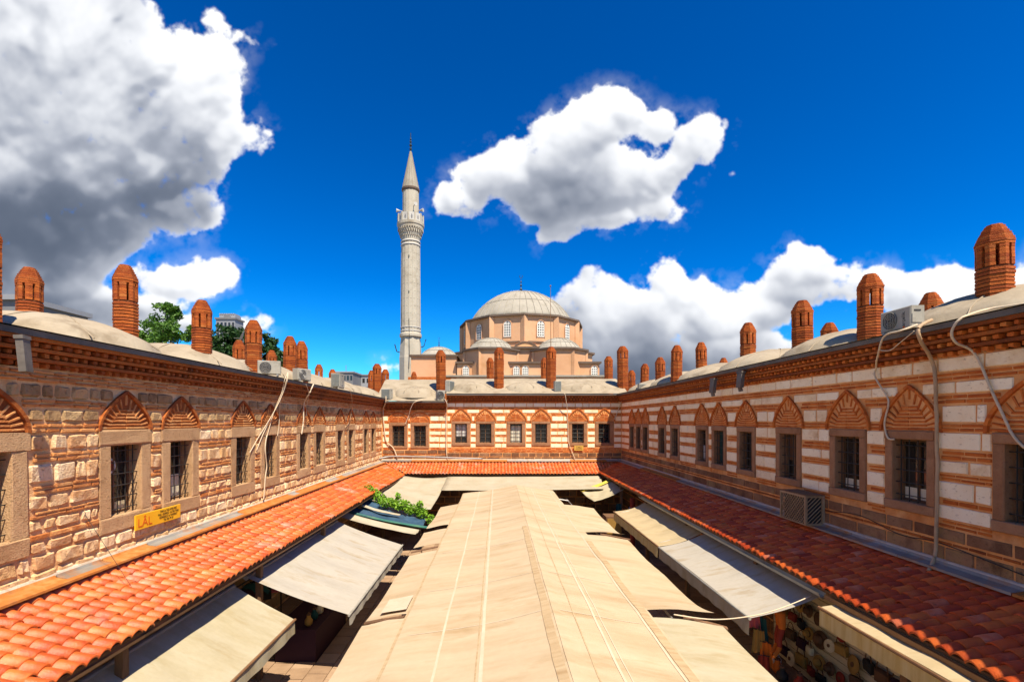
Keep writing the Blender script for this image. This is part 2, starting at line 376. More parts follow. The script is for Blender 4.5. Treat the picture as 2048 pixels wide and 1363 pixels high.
mat('awning_cream', [(0.386, 0.323, 0.193), (0.437, 0.378, 0.248), (0.475, 0.420, 0.294)], nscale=1.5, stretch=(.6, 2.2, 1), dirt=(0.336, 0.252, 0.122), dirtscale=1.3, dirtlo=.55, translucent=.15, **CT)
mat('awning_white', [(0.395, 0.353, 0.286), (0.437, 0.399, 0.332), (0.470, 0.437, 0.370)], nscale=1.5, stretch=(.6, 2.2, 1), dirt=(0.319, 0.239, 0.139), dirtscale=1.5, dirtlo=.51, translucent=.15, **CT)
mat('awning_beige', [(.42, .325, .18), (.48, .38, .225), (.52, .43, .27)], nscale=1.5, stretch=(.6, 2.2, 1), dirt=(.34, .23, .09), dirtscale=1.5, dirtlo=.53, translucent=.15, **CT)
mat('valance_yellow', [(.60, .42, .13), (.70, .54, .22), (.76, .62, .30)], nscale=2.5, stretch=(1, 3.5, .3), translucent=.2, **CT)
mat('cloth_cream', [(0.395, 0.336, 0.223), (0.437, 0.382, 0.273), (0.470, 0.424, 0.315)], nscale=1.2, dirt=(0.336, 0.265, 0.151), dirtscale=.9, dirtlo=.56, translucent=.15, **CT)
mat('tarp_blue', [(.020, .045, .085), (.035, .075, .125), (.06, .11, .17)], nscale=3, rough=.5, rnd=.1, bump=.4, bscale=9)
mat('green_hem', [(.02, .09, .075), (.03, .13, .10), (.10, .17, .07)], nscale=3, rough=.6, rnd=.1)
mat('yellow_cloth', [(.55, .42, .05), (.66, .52, .09)], nscale=3, rnd=.1)
mat('iron', [(.012, .011, .010), (.03, .026, .022)], nscale=8, rnd=.2, rough=.55, spec=.4)
mat('glass_dark', [(.008, .009, .010), (.018, .018, .017), (.04, .036, .03)], nscale=1.6, rnd=.4, rough=.06, spec=.6, bump=0)
mat('curtain', [(.55, .50, .36), (.70, .66, .52)], nscale=6, stretch=(8, 8, .5), rnd=.3)
mat('wood', [(.10, .05, .025), (.17, .09, .045), (.24, .14, .08)], nscale=4, stretch=(3, 3, .6), rnd=.4, bump=.3)
mat('rail_brown', [(.16, .08, .035), (.25, .13, .06)], nscale=4, rnd=.2, rough=.6)
mat('lattice_wood', [(.24, .15, .08), (.34, .23, .13), (.44, .31, .19)], nscale=6, rnd=.6, bump=.3)
mat('metal_grey', [(.24, .235, .225), (.34, .33, .31)], nscale=3, rnd=.2, rough=.45, metal=.4, spec=.5, dirt=(.24, .18, .11), dirtscale=2)
mat('ac_white', [(.25, .235, .19), (.32, .30, .25), (.37, .35, .295)], nscale=2, rnd=.3, bump=.05, rough=.5, dirt=(.16, .14, .10), dirtscale=3, dirtlo=.53)
mat('ac_dark', [(.02, .02, .02), (.06, .055, .05)], nscale=10, rnd=.2, rough=.5)
mat('ac_fin', [(.10, .12, .12), (.17, .19, .18)], nscale=10, rnd=.2, rough=.5)
mat('conduit', [(.48, .37, .235), (.60, .485, .335), (.68, .57, .42)], nscale=3, rnd=.4, rough=.6, bump=.3, bscale=30, dirt=(.34, .22, .11), dirtscale=3)
mat('conduit_brown', [(.30, .19, .10), (.42, .28, .16), (.52, .37, .23)], nscale=3, rnd=.3, rough=.6, bump=.4, bscale=30)
mat('black_cable', [(.02, .018, .016), (.05, .045, .04)], nscale=3, rnd=.2, rough=.6)
mat('peach', [(0.563, 0.299, 0.150), (0.616, 0.352, 0.194), (0.651, 0.396, 0.233)], nscale=.25, rnd=.05, bump=.15, bscale=3, dirt=(0.493, 0.246, 0.106), dirtscale=.45, dirtlo=.53)
mat('peach_orange', [(.68, .36, .16), (.74, .42, .21)], nscale=.25, rnd=.05, bump=.1, bscale=3)  # more orange plaster of the niche and an arch rim
mat('mosque_lead', [(0.255, 0.233, 0.189), (0.317, 0.290, 0.238), (0.370, 0.339, 0.282)], nscale=.7, rnd=.2, bump=.25, bscale=3, dirt=(0.202, 0.176, 0.132), dirtscale=.6, dirtlo=.53)
mat('minaret_stone', [(0.370, 0.326, 0.251), (0.458, 0.414, 0.330), (0.510, 0.466, 0.378)], nscale=.9, rnd=.3, bump=.3, bscale=5, dirt=(0.282, 0.233, 0.163), dirtscale=.6, dirtlo=.53)
mat('eave_dark', [(.10, .07, .05), (.17, .12, .09)], nscale=1, rnd=.1)
mat('white_grille', [(.62, .60, .54), (.72, .70, .65)], nscale=2, rnd=.1)
mat('grille_hole', [(.015, .03, .03), (.03, .05, .05)], nscale=2, rnd=.1)
mat('bronze', [(.03, .05, .06), (.06, .09, .10)], nscale=3, rnd=.1, rough=.4, metal=.5)
mat('marble', [(0.440, 0.422, 0.387), (0.528, 0.510, 0.466)], nscale=1.5, rnd=.1)
mat('bark', [(.07, .045, .03), (.13, .09, .06)], nscale=4, rnd=.2, bump=.8, bscale=10)
def leaf_mat(name, a, b_, c_):
    mat(name, [a, b_, c_], nscale=2.5, rnd=.7, rough=.5, bump=0, spec=.35, translucent=.3)
leaf_mat('leaf_tree', (.035, .09, .010), (.075, .18, .018), (.16, .30, .04))
leaf_mat('leaf_dark', (.010, .035, .008), (.022, .065, .012), (.05, .12, .02))
leaf_mat('leaf_vine', (.08, .20, .012), (.18, .36, .02), (.34, .52, .05))
mat('ground_mat', [(.14, .11, .08), (.20, .16, .12), (.26, .21, .16)], nscale=.4, rnd=0, bump=.3, bscale=4)
mat('paver', [(.22, .14, .085), (.32, .21, .13), (.40, .28, .18)], nscale=3, rnd=.6, bump=.4, bscale=20, rough=.7)
mat('pale_wall', [(.22, .23, .25), (.30, .31, .33)], nscale=.1, rnd=.2)
mat('dark_wall', [(.14, .14, .15), (.22, .22, .22)], nscale=.1, rnd=.3)
mat('sign_yellow', [(.78, .40, .015), (.84, .46, .02)], nscale=2, rnd=0, bump=0, rough=.45)
mat('sign_dull', [(.50, .30, .05), (.58, .36, .07)], nscale=4, rnd=0, bump=.1)
mat('sign_red', [(.62, .10, .01), (.68, .13, .015)], nscale=2, rnd=0, bump=0)
mat('sign_ink', [(.05, .02, .01), (.08, .03, .01)], nscale=2, rnd=0, bump=0)
mat('ink_grey', [(.05, .05, .05), (.09, .085, .08)], nscale=2, rnd=0, bump=0)
mat('slatwall', [(.50, .40, .24), (.60, .49, .31)], nscale=2, rnd=.2, bump=.05, rough=.5)
mat('shop_dark', [(.035, .02, .015), (.07, .04, .03), (.11, .06, .045)], nscale=2, rnd=.3)
def plain(name, c): mat(name, [tuple(x * .75 for x in c), c], nscale=6, rnd=.4, bump=.3, rough=.7)
for k_, c_ in dict(red=(.28, .03, .015), orange=(.62, .15, .015), blue=(.10, .14, .34), plum=(.035, .008, .02), teal=(.01, .07, .065), gold=(.36, .20, .045), brown=(.12, .055, .025),
                   black=(.02, .018, .016), cream=(.66, .55, .36), white=(.7, .68, .62), pink=(.5, .10, .12)).items(): plain('goods_' + k_, c_)

# ------------------------------------------------------------------ ground
gm = MB().grid(24, 24, lambda u, v: ((u - .5) * 9000, (v - .35) * 9000, -G - .02)).build('ground', 'ground_mat'); tag(gm, kind='structure')

# ------------------------------------------------------------------ masonry pieces
def pieces(parent, name, items, matname, nmax, smooth=False):
    """items: (nearness or None, vertices, faces, location). The nearest become objects, the rest one joined part"""
    vis = sorted([i for i in items if i[0] is not None], key=lambda i: i[0])
    rest = [i for i in items if i[0] is None] + vis[nmax:]
    for k, v, f, loc in vis[:nmax]:
        o = MB().add(v, f).build(name, matname, parent, smooth); o.location = loc
    if rest:
        mb = MB()
        for k, v, f, loc in rest: mb.add(v, f, Matrix.Translation(loc))
        mb.build(name, matname, parent, smooth, kind='stuff')
def stone_geo(w_, h_, d, edge, jit, amp):
    """block face: border sunk in the mortar, face raised and a little uneven"""
    us = [0, edge / w_, .5, 1 - edge / w_, 1]; vs = [0, edge / h_, 1 - edge / h_, 1]
    v = []
    for j, b_ in enumerate(vs):
        for i, a in enumerate(us):
            bd = i in (0, 4) or j in (0, 3)
            cr = i in (0, 4) and j in (0, 3)
            x = (a - .5) * w_ + U(-jit, jit) - (.35 * edge * (1 if a > .5 else -1) if cr else 0)
            z = (b_ - .5) * h_ + U(-jit, jit) - (.35 * edge * (1 if b_ > .5 else -1) if cr else 0)
            v.append((x, .012 if bd else -d + U(-amp, amp), z))
    f = [(j * 5 + i, j * 5 + i + 1, (j + 1) * 5 + i + 1, (j + 1) * 5 + i) for j in range(3) for i in range(4)]
    return v, f
def brick_geo(w_, h_, d, jit):
    e = min(.012, h_ * .2)
    v = []
    for (a, b_) in ((-1, -1), (1, -1), (1, 1), (-1, 1)):
        v.append((a * w_ / 2 + U(-jit, jit), .01, b_ * h_ / 2 + U(-jit, jit)))
    dd = d + U(-.006, .006)
    for (a, b_) in ((-1, -1), (1, -1), (1, 1), (-1, 1)):
        v.append((a * (w_ / 2 - e) + U(-jit, jit), -dd, b_ * (h_ / 2 - e) + U(-jit, jit)))
    return v, [(4, 5, 6, 7), (0, 1, 5, 4), (1, 2, 6, 5), (2, 3, 7, 6), (3, 0, 4, 7)]
def arch_half(zr, w_, h_, pointed):
    t = min(max(zr / h_, 0), 1)
    if pointed: return w_ * max(1 - max((t - .1) / .9, 0) ** 1.6, 0) ** .95
    return w_ * math.sqrt(max(1 - t * t, 0))

class Wing:
    def __init__(s, name, label, loc, rz, x0, x1):
        s.root = empty(name, loc, rz); tag(s.root, label, 'building', 'wings of the courtyard inn')
        s.x0, s.x1 = x0, x1
        s.inv = (Matrix.Translation(loc) @ Matrix.Rotation(rz, 4, 'Z')).inverted()
    def local(s, p): return s.inv @ Vector(p)
def free(x0, x1, blocks):
    out = [(x0, x1)]
    for a, b_ in blocks:
        nx_ = []
        for p, q in out:
            if b_ <= p or a >= q: nx_.append((p, q))
            else:
                if a - p > .04: nx_.append((p, a))
                if q - b_ > .04: nx_.append((b_, q))
        out = nx_
    return out

def lay(wing, x0, x1, rows, wins, near, mats, nmax):
    """near(x) -> sorting key or None; wins: dicts xc, fw (frame half width), ztop, zbot, aw, ah, pointed"""
    got = {}
    for kind, zt, zb in rows:
        zm = (zt + zb) / 2; blocks = []
        for w_ in wins:
            if zb < w_['ztop'] + .01 and zt > w_['zbot'] - .01: blocks.append((w_['xc'] - w_['fw'] - .015, w_['xc'] + w_['fw'] + .015))
            elif zt > w_['ztop'] and zb < w_['ztop'] + w_['ah'] + .06:
                hw = arch_half(max(zb - w_['ztop'], 0) * .75 + max(zm - w_['ztop'], 0) * .25, w_['aw'] + .06, w_['ah'] + .06, w_['pointed'])
                if hw > .03: blocks.append((w_['xc'] - hw, w_['xc'] + hw))
        for p, q in free(x0, x1, blocks):
            if kind.startswith('brick'):
                n = max(1, round((zt - zb) / .068)); h = (zt - zb) / n
                for c in range(n):
                    x = p + U(0, .12)
                    while x < q - .03:
                        L = min(U(.24, .40), q - x)
                        if q - x - L < .08: L = q - x
                        v, f = brick_geo(L - .016, h - .016 - U(0, .006), mats['brick_d'], mats['brick_j'])
                        got.setdefault(kind, []).append((near(x + L / 2), v, f, (x + L / 2, 0, zb + h * (c + .5) + G + U(-1, 1) * mats['brick_j'])))
                        x += L
            else:
                x = p
                lo, hi = mats['len']
                while x < q - .02:
                    L = min(U(lo, hi), q - x)
                    if q - x - L < .16: L = q - x
                    if L > hi * 1.25: L /= 2
                    if L < .05: break
                    e = min(mats['edge'], L * .2)
                    v, f = stone_geo(L - mats['gap'], zt - zb - mats['gap'] * .5, mats['d'] + U(-.006, .008), e, mats['jit'], mats['amp'])
                    got.setdefault(kind, []).append((near(x + L / 2), v, f, (x + L / 2, 0, zm + G)))
                    x += L
    for kind, items in got.items():
        pieces(wing.root, 'brick' if kind.startswith('brick') else 'stone', items, mats[kind], nmax[kind])

def wall_sheet(wing, x0, x1, z0, z1, wins, matname, y=0.0):
    xs = sorted({x0, x1} | {w_['xc'] + s_ * w_['ow'] for w_ in wins for s_ in (-1, 1)})
    zs = sorted({z0, z1} | {w_[k] for w_ in wins for k in ('otop', 'obot')})
    mb = MB()
    for a, b_ in zip(xs, xs[1:]):
        for c, d in zip(zs, zs[1:]):
            xm, zm = (a + b_) / 2, (c + d) / 2
            if any(abs(xm - w_['xc']) < w_['ow'] and w_['obot'] < zm < w_['otop'] for w_ in wins): continue
            mb.add([(a, y, c + G), (b_, y, c + G), (b_, y, d + G), (a, y, d + G)], [(0, 1, 2, 3)])
    return mb.build('wall', matname, wing.root)

def block(x0, x1, y0, y1, z0, z1, j=.012, e=.015):
    """stone block with chipped edges"""
    v = []
    for (x, z) in ((x0, z0), (x1, z0), (x1, z1), (x0, z1)): v.append((x, y1, z))
    for (x, z) in ((x0, z0), (x1, z0), (x1, z1), (x0, z1)): v.append((x + U(-j, j) * .5, y0 + e, z + U(-j, j) * .5))
    for (x, z, a, b_) in ((x0, z0, 1, 1), (x1, z0, -1, 1), (x1, z1, -1, -1), (x0, z1, 1, -1)): v.append((x + a * e + U(-j, j), y0 + U(-j, j) * .5, z + b_ * e + U(-j, j)))
    f = [(8, 9, 10, 11)]
    for k in range(4):
        n = (k + 1) % 4
        f += [(k, n, n + 4, k + 4), (k + 4, n + 4, n + 8, k + 8)]
    return v, f
def window(wing, w_, style, curtain=None, grille_y=.12, gy=.34):
    r = empty('window', (w_['xc'], 0, w_['obot'] + G), 0, wing.root)
    ow, fw = w_['ow'], w_['fw']; H = w_['otop'] - w_['obot']; top = w_['ztop'] - w_['obot']; bot = w_['zbot'] - w_['obot']
    j = .02 if style == 'frame_tan' else .005
    for s_ in (-1, 1):
        a, b_ = (-fw, -ow) if s_ < 0 else (ow, fw)
        MB().add(*block(a, b_, -.035, .40, .002, H - .002, j)).build('jamb', style, r)
    ll = fw + (.03 if style == 'frame_tan' else 0)
    MB().add(*block(-ll, ll, -.045, .41, H, top, j)).build('lintel', style, r)
    MB().add(*block(-fw - .01, fw + .01, -.05, .41, bot, 0, j)).build('sill', style, r)
    MB().box(-ow + .001, ow - .001, gy, gy + .02, .001, H - .001).build('pane', 'glass_dark', r)
    mb = MB(); t = .045
    mb.box(-ow + .002, -ow + t, gy - .05, gy - .002, .002, H - .002); mb.box(ow - t, ow - .002, gy - .05, gy - .002, .002, H - .002)
    mb.box(-ow + t, ow - t, gy - .05, gy - .002, .002, t); mb.box(-ow + t, ow - t, gy - .05, gy - .002, H - t, H - .002)
    mb.box(-.018, .018, gy - .045, gy - .003, t, H - t)
    mb.build('sash', 'wood', r)
    mb = MB(); nv, nh = (4, 6) if style == 'frame_tan' else (4, 5)
    for k in range(nv):
        x = -ow + 2 * ow * (k + .5) / nv
        mb.tube([(x, grille_y, 0), (x, grille_y, H)], .011, 5)
    for k in range(nh):
        z = H * (k + .5) / nh
        mb.tube([(-ow, grille_y - .018, z), (ow, grille_y - .018, z)], .010, 5)
    mb.build('grille', 'iron', r)
    if curtain:
        zc0, zc1, m_ = curtain
        mb = MB(); mb.grid(16, 2, lambda u, v: ((u - .5) * 2 * (ow - .05), gy - .018 + .008 * math.sin(u * 50), zc0 * H + (zc1 - zc0) * H * v))
        mb.build('curtain', m_, r)
    return r
def arch(wing, w_, matrim, matin, matbrick, separate):
    """blind arch over a window: sunk panel, raised rim, radial and level bricks"""
    r = empty('arch', (w_['xc'], 0, w_['ztop'] + G), 0, wing.root)
    aw, ah, pt = w_['aw'], w_['ah'], w_['pointed']
    n = 14
    hs = [ah * (1 - (1 - k / n) ** 1.0) for k in range(n + 1)]
    outl = [(arch_half(h, aw, ah, pt), h) for h in hs]
    ring = [(-a, h) for a, h in outl] + [(a, h) for a, h in outl[::-1][1:]]
    MB().prism(ring, -.004, .03, 'y').build('panel', matin, r)
    mb = MB(); t = .055
    cz = ah * .35
    for i in range(len(ring) - 1):
        (xa, za), (xb, zb) = ring[i], ring[i + 1]
        def off(x, z):
            d = Vector((x, z - cz * .6)); L = d.length or 1
            return (x + d.x / L * t, z + d.y / L * t)
        oa, ob = off(xa, za), off(xb, zb)
        v = [(xa, -.005, za), (xb, -.005, zb), (xb, -.05, zb), (xa, -.05, za), (oa[0], .01, oa[1]), (ob[0], .01, ob[1]), (ob[0], -.055, ob[1]), (oa[0], -.055, oa[1])]
        mb.add(v, [(0, 1, 2, 3), (3, 2, 6, 7), (7, 6, 5, 4)])
    mb.build('rim', matrim, r)
    geo = []
    nb = 15
    for k in range(nb):
        f_ = (k + .5) / nb
        i = f_ * (len(ring) - 1); i0 = int(i); fr = i - i0
        x = ring[i0][0] * (1 - fr) + ring[min(i0 + 1, len(ring) - 1)][0] * fr; z = ring[i0][1] * (1 - fr) + ring[min(i0 + 1, len(ring) - 1)][1] * fr
        d = Vector((x, z - .02)); L = max(d.length, .05); dn = d / L
        ang = math.atan2(dn.y, dn.x); ln = min(.20, L * .45)
        c = Vector((x, z)) - dn * (ln / 2 + .02)
        v, f = brick_geo(ln, .038, .026, .004)
        geo.append((v, f, (c.x, 0, c.y), -ang))
    z = .035
    while z < ah * .62:
        hw = arch_half(z, aw, ah, pt) - .22 * (1 if z > .1 else .55)
        if hw > .05:
            for s_ in ((-.5, .5) if hw > .16 else (0,)):
                L = (hw if hw > .16 else 2 * hw) - .012
                v, f = brick_geo(L, .045, .022, .004); geo.append((v, f, (s_ * hw, 0, z), 0))
        z += .066
    if separate:
        for v, f, loc, a in geo:
            o = MB().add(v, f).build('brick', matbrick, r); o.location = loc; o.rotation_euler = (0, a, 0)
    else:
        mb = MB()
        for v, f, loc, a in geo: mb.add(v, f, Matrix.Translation(loc) @ Matrix.Rotation(a, 4, 'Y'))
        mb.build('brick', matbrick, r, kind='stuff')
def cornice(wing, x0, x1, ze, near, nmax, mslab='dark_brick', mdent='brick', y=0.0, k_=1.0):
    c = empty('cornice', (0, 0, 0), 0, wing.root)
    MB().box(x0, x1, y - .42 * k_, y + .30, ze - .10 + G, ze - .012 + G).build('fascia', 'lead', c)
    lev = ze - .102; items = []
    for i, (o_, d_) in enumerate(((.37 * k_, .32 * k_), (.265 * k_, .215 * k_), (.155, .10))):
        mb = MB(); mb.box(x0, x1, y - o_, y + .02, lev - .05 + G, lev + G); mb.build('ledge', mslab, c); lev -= .052
        mb = MB(); mb.box(x0, x1, y - d_ + .10, y + .02, lev - .088 + G, lev - .001 + G); mb.build('backing', mslab, c)
        x = x0 + .02
        while x < x1 - .1:
            wd = U(.085, .12)
            v, f = brick_geo(wd, .078, .10, .005)
            v = [(p[0], p[1] + (.10 if p[1] > 0 else 0), p[2]) for p in v]
            items.append((near(x), v, f, (x + wd / 2, y - d_ + .10, lev - .045 + G)))
            x += wd + U(.06, .10)
        lev -= .091
    pieces(c, 'brick', items, mdent, nmax)
    return lev

# ------------------------------------------------------------------ chimneys: meshes shared by all of them
def chimney_meshes(seed, nside=8):
    random.seed(seed)
    A = [2 * math.pi * (k + .5) / nside for k in range(nside)]
    rot = math.pi / nside
    def course(mb, z0, z1, r):
        a0 = U(-.01, .01)
        pr = [(r * math.cos(a + a0) + U(-.008, .008), r * math.sin(a + a0) + U(-.008, .008)) for a in A]
        mb.prism(pr, z0, z1)
    sh = MB(); z = -3.2
    core = MB()
    core.lathe([(.418, -3.2), (.418, -.605)], nside, rot=rot)
    while z < -.62:
        h = .062; course(sh, z, z + h - .014, .445 + U(-.010, .014)); z += h + .006
    ln = MB(); z = -.60
    while z < -.26:
        h = .062; r = .445 + U(-.006, .006); ri = .33
        for k in range(nside):
            a = A[k]; q = .325 + U(-.012, .012)
            P_ = lambda rr, aa: (rr * math.cos(aa), rr * math.sin(aa))
            c0, c1, c2 = P_(r, A[k - 1]), P_(r, a), P_(r, A[(k + 1) % nside])
            i0, i1, i2 = P_(ri, A[k - 1]), P_(ri, a), P_(ri, A[(k + 1) % nside])
            L = lambda p, q_, t: (p[0] + (q_[0] - p[0]) * t, p[1] + (q_[1] - p[1]) * t)
            ln.prism([L(c1, c0, q + .05), c1, L(c1, c2, q + .05), L(i1, i2, q + .05), i1, L(i1, i0, q + .05)], z, z + h - .004)
        z += h
    cp = MB(); z = z + .002
    rs = [.455, .465, .445, .41, .375, .335, .295, .25, .20]
    for r in rs:
        h = .046 if r > .2 else .03
        course(cp, z, z + h - .008, r); z += h
    cp.lathe([(.38, -.25), (.18, z - .03)], nside, rot=rot)
    top = z
    out = []
    for mb, nm in ((sh, 'shaft'), (core, 'shaft_core'), (ln, 'lantern'), (cp, 'cap')):
        mb.v = [(x, y, zz - top) for x, y, zz in mb.v]
        me = mb.mesh(nm); me.materials.append(MAT['chimney_joint' if nm == 'shaft_core' else 'chimney_brick']); out.append((nm, me))
    return out
CHIM = [chimney_meshes(s_) for s_ in (1, 2, 3)]
random.seed(5)
nchim = 0
def chimney(wing, px, ty, Y, wpx):
    """px, ty: where its top lies from the camera at depth Y; wpx its width there"""
    global nchim
    p = wing.local(((px - 995) * Y / 970, Y, (840 - ty) * Y / 970))
    k = (wpx * Y / 970) / .86 / math.hypot(1, (px - 995) / 970) * 1.04
    r = empty('chimney', p, U(0, .35), wing.root)
    lean = (U(-.02, .02), U(-.02, .02), 0)
    for nm, me in CHIM[nchim % 3]:
        inst(nm, me, r, (0, 0, 0), lean, (k, k, 1.0 if k < .9 else 1.05))
    nchim += 1
    return r
def dome(wing, x, y, z, r, h, sq=1.0):
    n, m_ = 32, 9
    def prof(t): return h * max(1 - t * t, 0) ** .85
    mb = MB()
    oc = lambda a: 1 + .035 * math.cos(8 * a)
    v = [(0, 0, h)]; f = []
    for j in range(1, m_ + 1):
        t = j / m_
        for k in range(n):
            a = 2 * math.pi * k / n; rr = r * t * oc(a)
            v.append((rr * math.cos(a) * sq, rr * math.sin(a), prof(t) - (.35 if j == m_ else 0) + U(-.008, .008)))
    for k in range(n): f.append((0, 1 + k, 1 + (k + 1) % n))
    for j in range(m_ - 1):
        for k in range(n):
            a = 1 + j * n + k; b_ = 1 + j * n + (k + 1) % n
            f.append((a, a + n, b_ + n, b_))
    mb.add(v, f)
    d = mb.build('roof_dome', 'roof_plaster', wing.root, smooth=True); d.location = (x, y, z + G)
    s_ = MB()
    for k in range(8):
        a = 2 * math.pi * (k + .5) / 8 + U(-.08, .08)
        s_.tube([(r * t * oc(a) * math.cos(a + .05 * math.sin(6 * t)) * sq, r * t * oc(a) * math.sin(a + .05 * math.sin(6 * t)), prof(t) + .006) for t in [.02 + .95 * q / 9 for q in range(10)]], .014, 5)
    s_.build('seam', 'seam', d)
    return d
def roof_sheet(wing, x0, x1, prof, nx_):
    def fn(u, v):
        i = v * (len(prof) - 1); i0 = min(int(i), len(prof) - 2); fr = i - i0
        y = prof[i0][0] * (1 - fr) + prof[i0 + 1][0] * fr; z = prof[i0][1] * (1 - fr) + prof[i0 + 1][1] * fr
        x = x0 + (x1 - x0) * u
        return (x, y, z + G + .03 * mnoise.noise((x * .9, y * .9, 3.0)) * (0 if v == 0 else 1))
    return MB().grid(nx_, (len(prof) - 1) * 3, fn).build('roof', 'roof_plaster', wing.root, smooth=True)

# ------------------------------------------------------------------ the three wings of the inn
LW, RW, BW = 7.05, 7.55, 29.5
def win(xc, ow, otop, obot, fw, ztop, zbot, aw, ah, pointed=True):
    return dict(xc=xc, ow=ow, otop=otop, obot=obot, fw=fw, ztop=ztop, zbot=zbot, aw=aw, ah=ah, pointed=pointed)
# wing with the rough stone (its wall faces +X); local x = depth
left = Wing('inn_wing', 'sunlit wing of rough tan stone and brick, with wide tan window frames', (-LW, 0, -G), R(90), -4, 37)
lw = [win(y + U(-.02, .02), .375, -.46, -1.76, .62, -.18, -2.04, .60, .66 + U(-.03, .03)) for y in (4.9, 6.62, 9.18, 10.80, 13.40, 15.0, 17.6, 19.15, 21.7, 23.3, 25.9, 27.4)]
wall_sheet(left, -4, 29.5, -6, 1.25, lw, 'mortar_tan')
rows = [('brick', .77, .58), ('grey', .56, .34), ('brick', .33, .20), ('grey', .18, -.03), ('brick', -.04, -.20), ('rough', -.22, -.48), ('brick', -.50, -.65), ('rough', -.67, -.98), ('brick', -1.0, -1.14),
        ('rough', -1.15, -1.38), ('brick', -1.40, -1.51), ('rough', -1.52, -1.71), ('brick', -1.73, -1.83), ('rough', -1.85, -2.04), ('rough', -2.06, -2.30), ('rough', -2.32, -2.56)]
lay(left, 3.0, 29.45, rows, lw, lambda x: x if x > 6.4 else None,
    dict(rough='rough_stone', grey='shaded_grey_stone', brick='old_brick', len=(.20, .52), gap=.035, d=.040, edge=.030, jit=.014, amp=.015, brick_d=.036, brick_j=.007), dict(rough=260, grey=90, brick=300))
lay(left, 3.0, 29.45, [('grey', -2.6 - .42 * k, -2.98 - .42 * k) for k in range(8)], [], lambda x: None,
    dict(grey='shaded_grey_stone', len=(.5, .9), gap=.03, d=.03, edge=.03, jit=.01, amp=.01), dict(grey=0))
for i, w_ in enumerate(lw):
    cu = {2: (.0, .16, 'goods_cream'), 3: (.0, .42, 'curtain'), 5: (.3, .97, 'goods_gold'), 6: (.0, .3, 'curtain'), 8: (0, .9, 'goods_white')}.get(i)
    window(left, w_, 'frame_tan', cu, grille_y=.08, gy=.27); arch(left, w_, 'dark_brick', 'dark_brick', 'old_brick', i in (1, 2, 3, 4))
cornice(left, -4, 29.6, 1.32, lambda x: x if x > 6.4 else None, 150, mdent='dark_brick', k_=.78)
roof_sheet(left, -4, 37, [(-.36, 1.322), (.35, 1.45), (2.0, 1.55), (5.6, 1.50)], 80)
for y in (2, 6.0, 10.0, 14.0, 18.0, 22.0, 26.0, 30.5): dome(left, y, 2.25, 1.46, 2.12, (.69 if y < 16 else .78) + U(-.03, .04))
MB().box(-4, 37, 5.5, 5.9, 0, 1.55 + G).build('outer_wall', 'mortar_tan', left.root)
for px, ty, zt, wp in ((-27, 437, 3.3, 62), (250, 530, 3.3, 50), (404, 600, 3.3, 39), (507, 640, 3.3, 32), (580, 672, 3.3, 25), (603, 682, 3.3, 23),
                       (59, 535, 3.5, 54), (478, 680, 3.3, 25), (543, 700, 3.42, 20), (638, 728, 3.4, 16), (665, 738, 3.4, 15)):
    chimney(left, px, ty, 970 * zt / (840 - ty), wp)
# wing with the white banded stone (its wall faces -X); local x = -depth
right = Wing('inn_wing', 'shaded wing of cream ashlar bands between orange brick, with dark pointed arch windows', (RW, 0, -G), R(-90), -37, 4)
rw = [win(-(y + U(-.02, .02)), .365, -.35, -1.50, .54, -.19, -1.67, .60, .77 + U(-.03, .03)) for y in (5.1, 6.83, 8.89, 10.47, 12.59, 14.73, 16.5, 17.87, 20.6, 22.2, 24.7, 25.95, 27.2)]
wall_sheet(right, -29.5, 4, -6, 1.5, rw, 'mortar_orange')
rowsR = [('ashlar', 1.05, .81), ('brick', .80, .66), ('ashlar', .64, .44), ('brick', .43, .27), ('ashlar', .25, -.04), ('brick', -.05, -.19), ('ashlar', -.20, -.49), ('brick', -.50, -.66), ('ashlar', -.67, -.885),
         ('brick', -.895, -1.01), ('ashlar', -1.02, -1.315), ('brick', -1.325, -1.41), ('ashlar', -1.42, -1.66), ('brick', -1.67, -1.80), ('brown', -1.81, -2.02), ('brick2', -2.03, -2.10), ('brown', -2.12, -2.52)]
AS = dict(ashlar='ashlar', brown='brown_stone', brick='brick', brick2='dark_brick', len=(.42, .95), gap=.026, d=.018, edge=.014, jit=.006, amp=.002, brick_d=.016, brick_j=.003)
lay(right, -29.45, -3.0, rowsR, rw, lambda x: -x if x < -6.0 else None, AS, dict(ashlar=240, brown=60, brick=300, brick2=30))
lay(right, -29.45, -3.0, [('brown', -2.56 - .42 * k, -2.94 - .42 * k) for k in range(8)], [], lambda x: None, AS, dict(brown=0))
for i, w_ in enumerate(rw):
    cu = {2: (.02, .22, 'curtain'), 3: (.02, .2, 'curtain'), 4: (.4, .97, 'goods_brown'), 6: (.02, .97, 'goods_teal'), 7: (.05, .5, 'goods_white'), 9: (.5, .97, 'goods_cream')}.get(i)
    window(right, w_, 'frame_stone', cu, grille_y=.07, gy=.20); arch(right, w_, 'brick', 'mortar_orange', 'brick', i in (1, 2, 3, 4))
cornice(right, -29.6, 4, 1.58, lambda x: -x if x < -6.0 else None, 150, mdent='brick', k_=.88)
roof_sheet(right, -37, 4, [(-.40, 1.582), (.35, 1.70), (2.0, 1.80), (5.6, 1.75)], 80)
for y in (1.2, 5.2, 9.3, 13.3, 17.3, 21.3, 25.3, 29.5): dome(right, -y, 2.45, 1.72, 2.15, .78 + U(-.03, .05))
MB().box(-37, 4, 5.5, 5.9, 0, 1.75 + G).build('outer_wall', 'mortar_orange', right.root)
